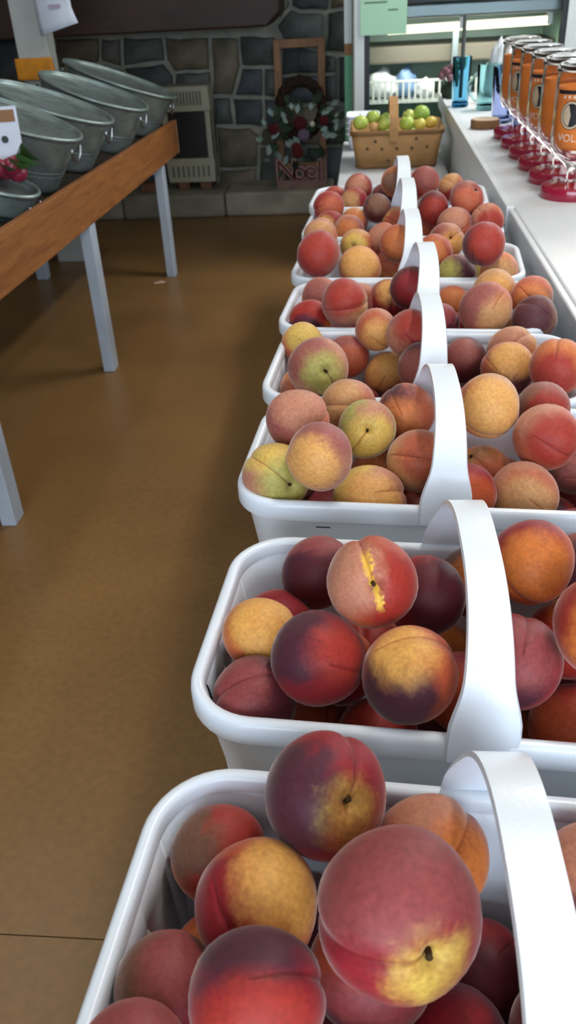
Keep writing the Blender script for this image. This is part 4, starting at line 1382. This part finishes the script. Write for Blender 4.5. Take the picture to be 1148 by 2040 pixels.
nl = empty('noel_plaque', (-.432, 5.82, .15)); tag(nl, 'small wooden plaque with standing Noel letters on the hearth', 'plaque')
MB().box(-.165, .165, -.03, .03, 0, .05).build('base', MT['plaque'], nl, bevel=.004)
for s_ in (-1, 1):
    MB().box(s_ * .158 - .01, s_ * .158 + .01, -.012, .012, .05, .22).build('upright', MT['plaque'], nl)
def text_mesh(txt, size, ext, bev=0.0, off=0.0):
    cu = bpy.data.curves.new('txt', 'FONT'); cu.body = txt; cu.size = size; cu.extrude = ext; cu.bevel_depth = bev; cu.offset = off
    cu.align_x = 'CENTER'; cu.resolution_u = 4
    o = bpy.data.objects.new('txt', cu); C.objects.link(o)
    dg = bpy.context.evaluated_depsgraph_get(); dg.update()
    me = bpy.data.meshes.new_from_object(o.evaluated_get(dg))
    bpy.data.objects.remove(o); bpy.data.curves.remove(cu)
    me.materials.clear()
    return me
xs = {'N': -.098, 'o': -.012, 'e': .062, 'l': .122}
for ch, x in xs.items():
    sz = .185 if ch in 'N' else .175
    me = text_mesh(ch, sz, .010, 0, .006)
    e = link('letter', me, MT['letter_edge'], nl); e.matrix_local = Matrix.Translation((x, -.004, .05)) @ Matrix.Rotation(math.pi / 2, 4, 'X')
    me2 = text_mesh(ch, sz, .010, 0, -.001)
    k = link('letter_face', me2, MT['letter'], e); k.location = (0, .002 if False else 0, .005)

wr_ = empty('floral_wreath', (-.42, 5.80, .58)); tag(wr_, 'dark grapevine wreath with frosted leaves and dried roses', 'wreath')
for q in range(4):
    pts = []
    for i in range(40):
        a = 2 * math.pi * i / 40
        rr = .135 + .018 * math.sin(5 * a + q * 1.6)
        pts.append((rr * math.cos(a), .02 * math.cos(5 * a + q * 1.6), .05 + rr * 1.15 * math.sin(a)))
    MB().tube(pts, .017, 7, True).build('vine', MT['vine'], wr_, smooth=True)
lf = MB()
lf.add([(0, 0, 0), (.022, -.006, .03), (.026, -.004, .055), (0, 0, .095), (-.026, -.004, .055), (-.022, -.006, .03), (0, .006, .05)],
       [(0, 1, 6), (1, 2, 6), (2, 3, 6), (3, 4, 6), (4, 5, 6), (5, 0, 6)])
LEAF = lf.mesh('leaf', True); 
LEAFS = []
for mt in ('frost', 'darkleaf'):
    me = LEAF.copy(); me.materials.append(MT[mt]); LEAFS.append(me)
rnd = random.Random(5)
def leaf(x, z, ang, sc, kind, tilt=0.0, y=-.05):
    o = bpy.data.objects.new('leaf', LEAFS[kind]); C.objects.link(o); o.parent = wr_
    o.matrix_local = Matrix.Translation((x, y, z)) @ Matrix.Rotation(ang, 4, 'Y') @ Matrix.Rotation(tilt, 4, 'X') @ Matrix.Diagonal((sc, sc, sc, 1))
for i in range(46):
    x = rnd.gauss(0, .115); z = rnd.gauss(-.08, .07)
    leaf(x, z, math.atan2(x, z + .08) + rnd.uniform(-.9, .9), rnd.uniform(.5, 1.0), 1, rnd.uniform(-.7, .2), -.04 - rnd.uniform(0, .04))
for (x, z, a, s_) in [(-.22, -.02, -1.2, 1.0), (-.24, -.10, -2.0, 1.1), (-.20, -.15, 3.4, 1.1), (-.16, -.18, 3.0, 1.2), (-.10, -.12, 2.7, 1.1), (-.05, -.10, 2.4, 1.1),
                      (-.09, -.21, 3.6, 1.0), (-.15, -.08, -2.2, .9), (.13, -.09, 1.9, 1.3), (.17, -.10, 1.6, 1.1), (.22, -.08, .2, .9), (.14, .02, .9, 1.2), (.19, .07, 1.1, 1.1),
                      (-.17, .02, -.5, .9), (-.02, .03, .2, 1.0), (-.09, .0, -.5, 1.0), (.06, .05, .6, 1.0), (-.22, -.22, 3.3, .8), (.20, -.02, 1.5, .8)]:
    leaf(x, z, a, s_ * .62, 0, rnd.uniform(-.9, .3), -.085)
    leaf(x + rnd.uniform(-.03, .03), z + rnd.uniform(-.03, .03), a + rnd.uniform(-.8, .8), s_ * .5, 0, rnd.uniform(-.9, .3), -.08)
def bloom(x, z, r, mt, name='dried_rose'):
    m = MB()
    for k in range(3):
        rr = r * (1 - .28 * k)
        m.lathe([(rr * .3, -rr * .5 + k * r * .2), (rr * .9, -rr * .1 + k * r * .2), (rr, rr * .3 + k * r * .2), (rr * .85, rr * .45 + k * r * .2), (rr * .6, rr * .3 + k * r * .2)], 12)
    o = m.build(name, MT[mt], wr_, smooth=True); o.matrix_local = Matrix.Translation((x, -.10, z)) @ Matrix.Rotation(math.pi / 2, 4, 'X')
bloom(.0, -.02, .042, 'rose'); bloom(-.17, -.05, .034, 'rose'); bloom(-.02, -.19, .036, 'rose'); bloom(.15, -.01, .03, 'rose'); bloom(.02, -.09, .038, 'mauve', 'mauve_flower'); bloom(-.03, -.16, .03, 'rose')
MB().lathe([(0, -.018), (.013, -.013), (.018, 0), (.013, .013), (0, .018)], 14).build('pearl_berry', MT['pearl'], wr_, smooth=True, loc=(.075, -.10, -.03))
# the wreath hangs from the frame by a wire
MB().tube([(-.012, .02, .19), (-.012, .07, .36)], .003, 6).build('hanging_wire', MT['vine'], wr_)

# ================================================================== refrigerated case
fg = empty('display_fridge', (.42, 4.40, 0)); tag(fg, 'lit white glass fronted display fridge at the back right', 'fridge')
FX0, FX1 = -.485, .52
m = MB(); m.box(FX0, FX0 + .05, 0, .03, 0, 1.95); m.box(FX1 - .05, FX1, 0, .03, 0, 1.95); m.box(FX0 + .05, FX1 - .05, 0, .03, 0, .66); m.box(FX0 + .05, FX1 - .05, 0, .03, 1.22, 1.95)
m.build('front_frame', MT['fridge_white'], fg, bevel=.006)
m = MB(); m.box(FX0 + .05, FX0 + .075, .005, .03, .66, 1.22); m.box(FX1 - .075, FX1 - .05, .005, .03, .66, 1.22); m.box(FX0 + .075, FX1 - .075, .005, .03, .66, .68); m.box(FX0 + .075, FX1 - .075, .005, .03, 1.205, 1.22)
m.build('gasket', MT['gasket'], fg)
m = MB(); m.box(FX0, FX0 + .03, .03, .72, 0, 1.95); m.box(FX1 - .03, FX1, .03, .72, 0, 1.95); m.box(FX0, FX1, .69, .72, 0, 1.95); m.box(FX0, FX1, .03, .72, 1.9, 1.95); m.box(FX0, FX1, .03, .72, 0, .64)
m.build('cabinet', MT['fridge_in'], fg)
MB().box(FX0 + .075, FX1 - .075, .014, .018, .68, 1.205).build('glass_door', MT['clear'], fg)
MB().box(FX0 + .03, FX1 - .03, .32, .69, .94, 1.02).build('air_duct', MT['fridge_brown'], fg, bevel=.01)
MB().box(FX0 + .03, FX1 - .03, .10, .30, 1.14, 1.20).build('lamp_canopy', MT['fridge_metal'], fg, bevel=.01)
MB().tube([(FX0 + .16, .16, 1.095), (FX1 - .10, .16, 1.105)], .019, 12).build('lamp_tube', MT['tube'], fg, smooth=True)
for x in (FX0 + .14, FX1 - .10, .02):
    MB().box(x - .012, x + .012, .14, .18, 1.09, 1.145).build('lamp_holder', MT['fridge_white'], fg)
fl_ = area('fridge_lamp_light', (.43, 4.56, 1.075), .72, .06, 3.6, (1.0, .96, .84), (0, .25, -1)); fl_.parent = None
MB().box(-.008, .02, .28, .31, .66, 1.10).build('shelf_standard', MT['fridge_metal'], fg)
MB().box(FX0 + .03, FX1 - .03, .30, .68, .765, .78).build('shelf', MT['fridge_white'], fg)
for i in range(30):
    x = FX0 + .06 + i * .03
    MB().box(x, x + .010, .296, .304, .765, .86).build('wire_rail', MT['fridge_white'], fg)
MB().box(FX0 + .03, FX1 - .03, .294, .300, .86, .872).build('rail_top', MT['fridge_white'], fg)
def lump(name, loc, sx, sy, sz, mat, label, cat, seed):
    rr = random.Random(seed); ox = Vector((rr.uniform(-9, 9), 0, 0))
    bm = bmesh.new(); bmesh.ops.create_icosphere(bm, subdivisions=3, radius=1)
    for v in bm.verts:
        k = 1 + .35 * noise.noise(v.co * 2.2 + ox)
        v.co = Vector((v.co.x * sx * k, v.co.y * sy * k, max(-.7, v.co.z) * sz * k))
    me = bpy.data.meshes.new(name); bm.to_mesh(me); bm.free(); shade(me)
    o = link(name, me, mat, None, loc); tag(o, label, cat); return o
lump('food_bag', (.075, 4.80, .838), .085, .05, .075, MT['bag'], 'crumpled clear bag with pale contents on the fridge shelf, left', 'bag', 3)
lump('food_bag', (.195, 4.79, .842), .05, .045, .08, MT['bagblue'], 'blue and white bag beside the crumpled clear bag', 'bag', 8)
lump('food_bag', (.295, 4.79, .815), .05, .05, .05, MT['bag'], 'low pale bag on the fridge shelf right of the blue one', 'bag', 12)
# mint sign on the glass
sg = MB().box(-.105, .105, -.002, .002, -.09, .09).build('paper_sign', MT['sign_green'], None, loc=(.072, 4.392, 1.178)); tag(sg, 'mint green paper sign taped to the fridge front', 'sign')
for (x, z, w) in ((-.085, .06, .07), (-.085, .035, .10), (.02, .004, .045)):
    MB().box(x, x + w, -.0032, -.002, z, z + .006).build('writing_line', MT['ink'], sg)
# green board, white card and brown strip at the fridge's left flank
gb = empty('green_board', (-.075, 4.55, 0)); tag(gb, 'narrow green board with a white card standing beside the fridge', 'board')
MB().box(-.035, .0, 0, .02, 0, 1.0).build('panel', MT['green_board'], gb)
MB().box(-.035, .0, 0, .02, 1.0, 1.05).build('strip', MT['cardboard'], gb)
MB().box(-.035, .0, 0, .02, 1.05, 1.5).build('card', MT['fridge_white'], gb)
pv = empty('white_pillar', (1.02, 4.45, 0)); tag(pv, 'white pillar with a brown card right of the fridge', 'pillar')
MB().box(-.07, .12, 0, .12, 0, 2.8).build('shaft', MT['paint'], pv, bevel=.004)
MB().box(-.035, .10, -.006, 0, .95, 1.04).build('card', MT['cardboard'], pv)

# ================================================================== apple basket and stacked trays on the table
ab = empty('splint_basket', (.11, 3.50, TOP)); tag(ab, 'tan wooden splint basket of green apples with a strap handle', 'basket')
def taper_box(hx0, hy0, hx1, hy1, z0, z1, r):
    a = rrect(hx0, hy0, r, 6); b = rrect(hx1, hy1, r, 6); n = len(a)
    vs = [(x, y, z0) for x, y in a] + [(x, y, z1) for x, y in b]
    fs = [tuple(range(n))] + [(i, (i + 1) % n, n + (i + 1) % n, n + i) for i in range(n)]
    return MB().add(vs, fs)
ob = link('body', taper_box(.150, .135, .172, .155, .002, .135, .035).mesh('body', True), MT['wicker'], ab)
s = ob.modifiers.new('splint', 'SOLIDIFY'); s.thickness = .005
for (z, dr, w) in ((.128, .004, .016), (.012, .001, .012)):
    k = .150 + .022 * z / .135; ky = .135 + .02 * z / .135
    vs = []; fs = []
    lp = rrect(k + dr, ky + dr, .037, 6); n = len(lp)
    for dz in (-w / 2, w / 2): vs += [(x, y, z + dz) for x, y in lp]
    fs = [(i, (i + 1) % n, n + (i + 1) % n, n + i) for i in range(n)]
    o = link('rim_band', MB().add(vs, fs).mesh('rim_band', True), MT['wicker_rim'], ab); s = o.modifiers.new('t', 'SOLIDIFY'); s.thickness = .006
pts = []; 
hm = MB(); vs = []; fs = []
for i in range(25):
    a = math.pi * i / 24
    y = -.158 * math.cos(a); z = .10 + .125 * math.sin(a) ** .8 if 0 < i < 24 else .10
    for (sx_, o_) in ((-1, 0), (1, 0), (1, .006), (-1, .006)):
        vs.append((-.012 + sx_ * .016, y - o_ * math.cos(a), z + o_ * math.sin(a)))
for i in range(24):
    for k in range(4):
        k2 = (k + 1) % 4
        fs.append((i * 4 + k, i * 4 + k2, i * 4 + 4 + k2, i * 4 + 4 + k))
hm.add(vs, fs).build('handle', MT['wicker'], ab)
for (x, z) in ((-.11, .075), (-.055, .072), (.0, .072), (.055, .072), (.11, .075), (-.03, .03), (-.08, .10), (.07, .105)):
    MB().lathe([(0, 0), (.0055, .0005), (.004, .003), (0, .004)], 10).build('tack', MT['tack'], ab).matrix_local = Matrix.Translation((x, -.137 - .02 * z / .135 - .001, z)) @ Matrix.Rotation(math.pi / 2, 4, 'X')
def apple_mesh():
    pr = []
    for i in range(19):
        th = math.pi * i / 18
        r = math.sin(th) * (1.0 + .06 * math.cos(th)); z = -math.cos(th) * .9
        if i > 14: z -= .18 * math.exp(-((math.pi - th) / .35) ** 2)
        if i < 4: z += .12 * math.exp(-(th / .35) ** 2)
        pr.append((max(r, 0.0), z))
    me = MB().lathe(pr, 22).mesh('apple', True); me.materials.append(MT['apple']); return me
APPLE = apple_mesh()
ASTEM = MB().tube([(0, 0, .68), (.02, 0, .9), (.07, 0, 1.06)], .05, 6).mesh('stem', True); ASTEM.materials.append(MT['stem'])
APPLES = [(-.025, 3.43, .855, .029, '#a9bb52', 'pale green apple at the left end of the splint basket'),
          (.022, 3.51, .862, .027, '#9db24a', 'green apple at the rear left of the splint basket'),
          (.070, 3.51, .852, .026, '#a7b850', 'green apple left of the strap handle, rear one'),
          (.066, 3.44, .846, .025, '#b3c05a', 'light green apple left of the strap handle, front one'),
          (.027, 3.44, .836, .020, '#b98a5a', 'small brownish apple between the left green ones'),
          (.158, 3.51, .860, .026, '#b9c468', 'pale apple right of the strap handle, rear one'),
          (.206, 3.51, .868, .032, '#8fae48', 'biggest green apple at the rear right of the splint basket'),
          (.148, 3.44, .846, .028, '#a5ba4c', 'wide green apple right of the strap handle, front one'),
          (.197, 3.43, .842, .023, '#c8bb54', 'yellow-green apple at front right of the splint basket'),
          (.238, 3.44, .846, .023, '#d0b04c', 'yellow apple in the right corner of the splint basket')]
for (x, y, z, r, c, lab) in APPLES:
    o = bpy.data.objects.new('apple', APPLE); C.objects.link(o)
    o.matrix_world = Matrix.Translation((x, y, z)) @ Matrix.Rotation(random.uniform(-.6, .6), 4, 'X') @ Matrix.Rotation(random.uniform(-.6, .6), 4, 'Y') @ Matrix.Diagonal((r, r, r, 1))
    o['skin'] = list(col(c))[:3]
    tag(o, lab, 'apple', 'apples in the splint basket')
    k = bpy.data.objects.new('stem', ASTEM); C.objects.link(k); k.parent = o
for i in range(20):     # buried layer that carries the visible apples
    x = .005 + (i % 5) * .054; y = 3.42 + (i // 5) * .056; z = TOP + .075 + .03 * ((i + i // 5) % 2)
    o = bpy.data.objects.new('apple', APPLE); C.objects.link(o)
    o.matrix_world = Matrix.Translation((x, y, z)) @ Matrix.Diagonal((.026, .026, .026, 1))
    o['skin'] = list(col('#9fb24c'))[:3]
    tag(o, 'green apple buried below the top layer in the splint basket', 'apple', 'buried apples in the splint basket')
def tray_mesh():
    m = taper_box(.055, .07, .065, .08, 0, .06, .02)
    return m.mesh('body', True)
TRAY = tray_mesh()
for i in range(4):
    t = empty('plastic_tray', (-.018, 3.86, TOP + .002 + i * .022))
    tag(t, 'white plastic tray, ' + ['lowest', 'second lowest', 'second highest', 'topmost'][i] + ' of the stack beside the apple basket', 'tray', 'stacked white trays')
    o = link('body', TRAY, MT['plastic'], t); s = o.modifiers.new('t', 'SOLIDIFY'); s.thickness = .002
    lp = rrect(.067, .082, .022, 6)
    MB().tube([(x, y, .06) for x, y in lp], .004, 7, True).build('rim', MT['plastic'], t, smooth=True)

# ================================================================== glassware on the counter
def bend_text(txt, size, R, z, ang, ext=.0006):
    me = text_mesh(txt, size, ext)
    for v in me.vertices:
        a = ang + v.co.x / R; rr = R + v.co.z
        v.co = Vector((rr * math.sin(a), -rr * math.cos(a), z + v.co.y))
    return me
def bend_disc(rx, rz, R, z, ang, hole=0.0, a0=0.0, a1=2 * math.pi, th=.0008):
    n = 28; vs = []; fs = []
    for i in range(n + 1):
        a = a0 + (a1 - a0) * i / n
        for k in (hole, 1.0):
            x = rx * k * math.cos(a); zz = rz * k * math.sin(a)
            an = ang + x / R
            vs.append(((R + th) * math.sin(an), -(R + th) * math.cos(an), z + zz))
    for i in range(n): fs.append((2 * i, 2 * i + 1, 2 * i + 3, 2 * i + 2))
    return MB().add(vs, fs)
def bend_band(R, z0, z1, a0, a1, th=.0008):
    n = 14; vs = []; fs = []
    for i in range(n + 1):
        an = a0 + (a1 - a0) * i / n
        vs += [((R + th) * math.sin(an), -(R + th) * math.cos(an), z0), ((R + th) * math.sin(an), -(R + th) * math.cos(an), z1)]
    for i in range(n): fs.append((2 * i, 2 * i + 1, 2 * i + 3, 2 * i + 2))
    return MB().add(vs, fs)
SH_FOOT = MB().lathe([(0, .0), (.061, 0), (.063, .004), (.063, .022), (.060, .027), (.03, .029), (.012, .032), (0, .032)], 40).mesh('foot', True); autosmooth(SH_FOOT, .6); SH_FOOT.materials.append(MT['redfoot'])
SH_BOWL = MB().lathe([(.011, .031), (.010, .044), (.010, .058), (.022, .072), (.042, .088), (.052, .105), (.054, .13), (.054, .238), (.052, .256), (.048, .262),
                      (.046, .258), (.0495, .238), (.0505, .13), (.048, .108), (.038, .094), (.016, .080), (.0, .076)], 40).mesh('bowl', True); SH_BOWL.materials.append(MT['acrylic'])
SH_SLEEVE = MB().lathe([(.001, .0995), (.034, .1005), (.0445, .112), (.0485, .132), (.0490, .224), (.0475, .225), (.0470, .133), (.043, .115), (.033, .104), (.001, .103)], 40).mesh('sleeve', True); SH_SLEEVE.materials.append(MT['orange'])
SH_LID = MB().lathe([(0.0, .262), (.040, .264), (.050, .260), (.0535, .252), (.0555, .252), (.0555, .259), (.050, .267), (.035, .271), (0, .272)], 40).mesh('lid', True); SH_LID.materials.append(MT['acrylic'])
R_ = .0490
GOB = ['nearest the camera', 'second from the camera', 'third from the camera', 'fourth from the camera', 'fifth from the camera', 'sixth and farthest']
FACE = [-.55, 1.9, -.75, 2.2, -.8, 2.0]
for i in range(6):
    t = empty('goblet', (.452 - .0005 * i, 2.0 + .163 * i, LED)); t.rotation_euler = (0, 0, FACE[i])
    tag(t, 'clear lidded goblet with orange sleeve and red foot, ' + GOB[i], 'goblet', 'orange goblets with red feet on the counter')
    for nm, me in (('foot', SH_FOOT), ('bowl', SH_BOWL), ('sleeve', SH_SLEEVE), ('lid', SH_LID)):
        o = bpy.data.objects.new(nm, me); C.objects.link(o); o.parent = t
        if nm == 'sleeve': slv = o
    bend_disc(.024, .028, R_, .172, 0, .0).build('emblem_edge', MT['print_dark'], slv)
    bend_disc(.0222, .0262, R_, .172, 0, .0, th=.0014).build('emblem_ring', MT['print_cream'], slv)
    bend_disc(.0185, .0225, R_, .172, 0, .0, -1.75, 1.9, th=.002).build('emblem_dark', MT['print_dark'], slv)
    bend_disc(.0185, .0225, R_, .172, 0, .93, th=.002).build('emblem_line', MT['print_dark'], slv)
    me = bend_text('VOLS', .021, R_ + .001, .121, 0); o = link('lettering', me, MT['print_white'], slv)
    bend_band(R_, .212, .219, -.75, .75).build('dark_band', MT['print_dark'], slv)
    for k in range(4):
        bend_band(R_, .2035, .2095, -.42 + k * .22, -.30 + k * .22).build('small_print', MT['print_white'], slv)

def tumbler(name, loc, r0, r1, h, mat, label, cat, base_mat=None, seg=28):
    t = empty(name, loc); tag(t, label, cat)
    MB().lathe([(0.0, .003), (r0, .003), (r0 + .001, .008), (r1, h), (r1 - .003, h), (r0 - .003, .014), (0, .012)], seg).build('body', mat, t, smooth=True)
    MB().lathe([(0, 0), (r0 * .95, 0), (r0, .006), (r0 * .95, .016), (0, .017)], seg).build('base', base_mat or mat, t, smooth=True)
    return t
t = tumbler('tall_tumbler', (.352, 3.55, LED), .030, .036, .17, MT['blueglass'], 'tall sky blue tumbler with deep blue base and stirrer on counter', 'tumbler', MT['blueglass_deep'])
MB().tube([(.0, .0, .03), (.002, .01, .30)], .007, 8).build('stirrer', plain('stirrer', '#4f5450', .6, .3), t)
t = tumbler('glass_jar', (.445, 3.45, LED), .042, .046, .15, MT['tealglass'], 'teal glass mug with side handle on the counter', 'mug')
MB().tube([(-.045 - .03 * math.sin(a), 0, .03 + .09 * (a / math.pi)) for a in [math.pi * i / 10 for i in range(11)]], .006, 8).build('handle', MT['tealglass'], t, smooth=True)
f = lump('foil_bag', (.50, 3.62, LED + .205), .045, .03, .07, MT['bag'], 'white crumpled bag peak sticking up behind the teal mug', 'bag', 21)
f.location = (.50, 3.64, LED + .06); f.scale = (1, 1, 2.2)
for i, (x, y, h) in enumerate([(.447, 3.12, .17), (.503, 3.02, .175), (.505, 3.16, .165)]):
    tumbler('lilac_tumbler', (x, y, LED), .030, .036, h, MT['lilacglass'], ['lilac tumbler left of its group beside the teal mug', 'lilac tumbler in front, next to the farthest orange goblet',
            'lilac tumbler at the back of its group'][i], 'tumbler')
ws = empty('wood_slice', (.385, 3.02, LED)); tag(ws, 'round wooden coaster block lying on the counter edge', 'coaster')
MB().lathe([(0, 0), (.046, 0), (.047, .003), (.047, .024), (.046, .026), (.0, .026)], 26).build('bark', MT['woodslice'], ws)
MB().lathe([(0, .026), (.043, .026), (.042, .028), (0, .028)], 26).build('face', MT['woodface'], ws)
fb = empty('dried_flowers', (.335, 3.82, LED)); tag(fb, 'small bunch of dried mauve flowers at the far counter end', 'flowers')
MB().lathe([(0, 0), (.03, 0), (.036, .03), (.03, .05), (0, .05)], 16).build('pot', MT['darkleaf'], fb, smooth=True)
for i in range(16):
    a = i * 2.399; rr = .048 * math.sqrt(i / 16)
    o = MB().lathe([(0, -.014), (.010, -.010), (.015, 0), (.010, .010), (0, .014)], 8).build('bloom', MT['dryflower'], fb, smooth=True, loc=(rr * math.cos(a), rr * math.sin(a), .075 + .025 * math.cos(rr * 30) + .008 * (i % 3)))
    MB().tube([(rr * .3 * math.cos(a), rr * .3 * math.sin(a), .045), (rr * math.cos(a), rr * math.sin(a), .075)], .002, 5).build('stalk', MT['darkleaf'], fb)
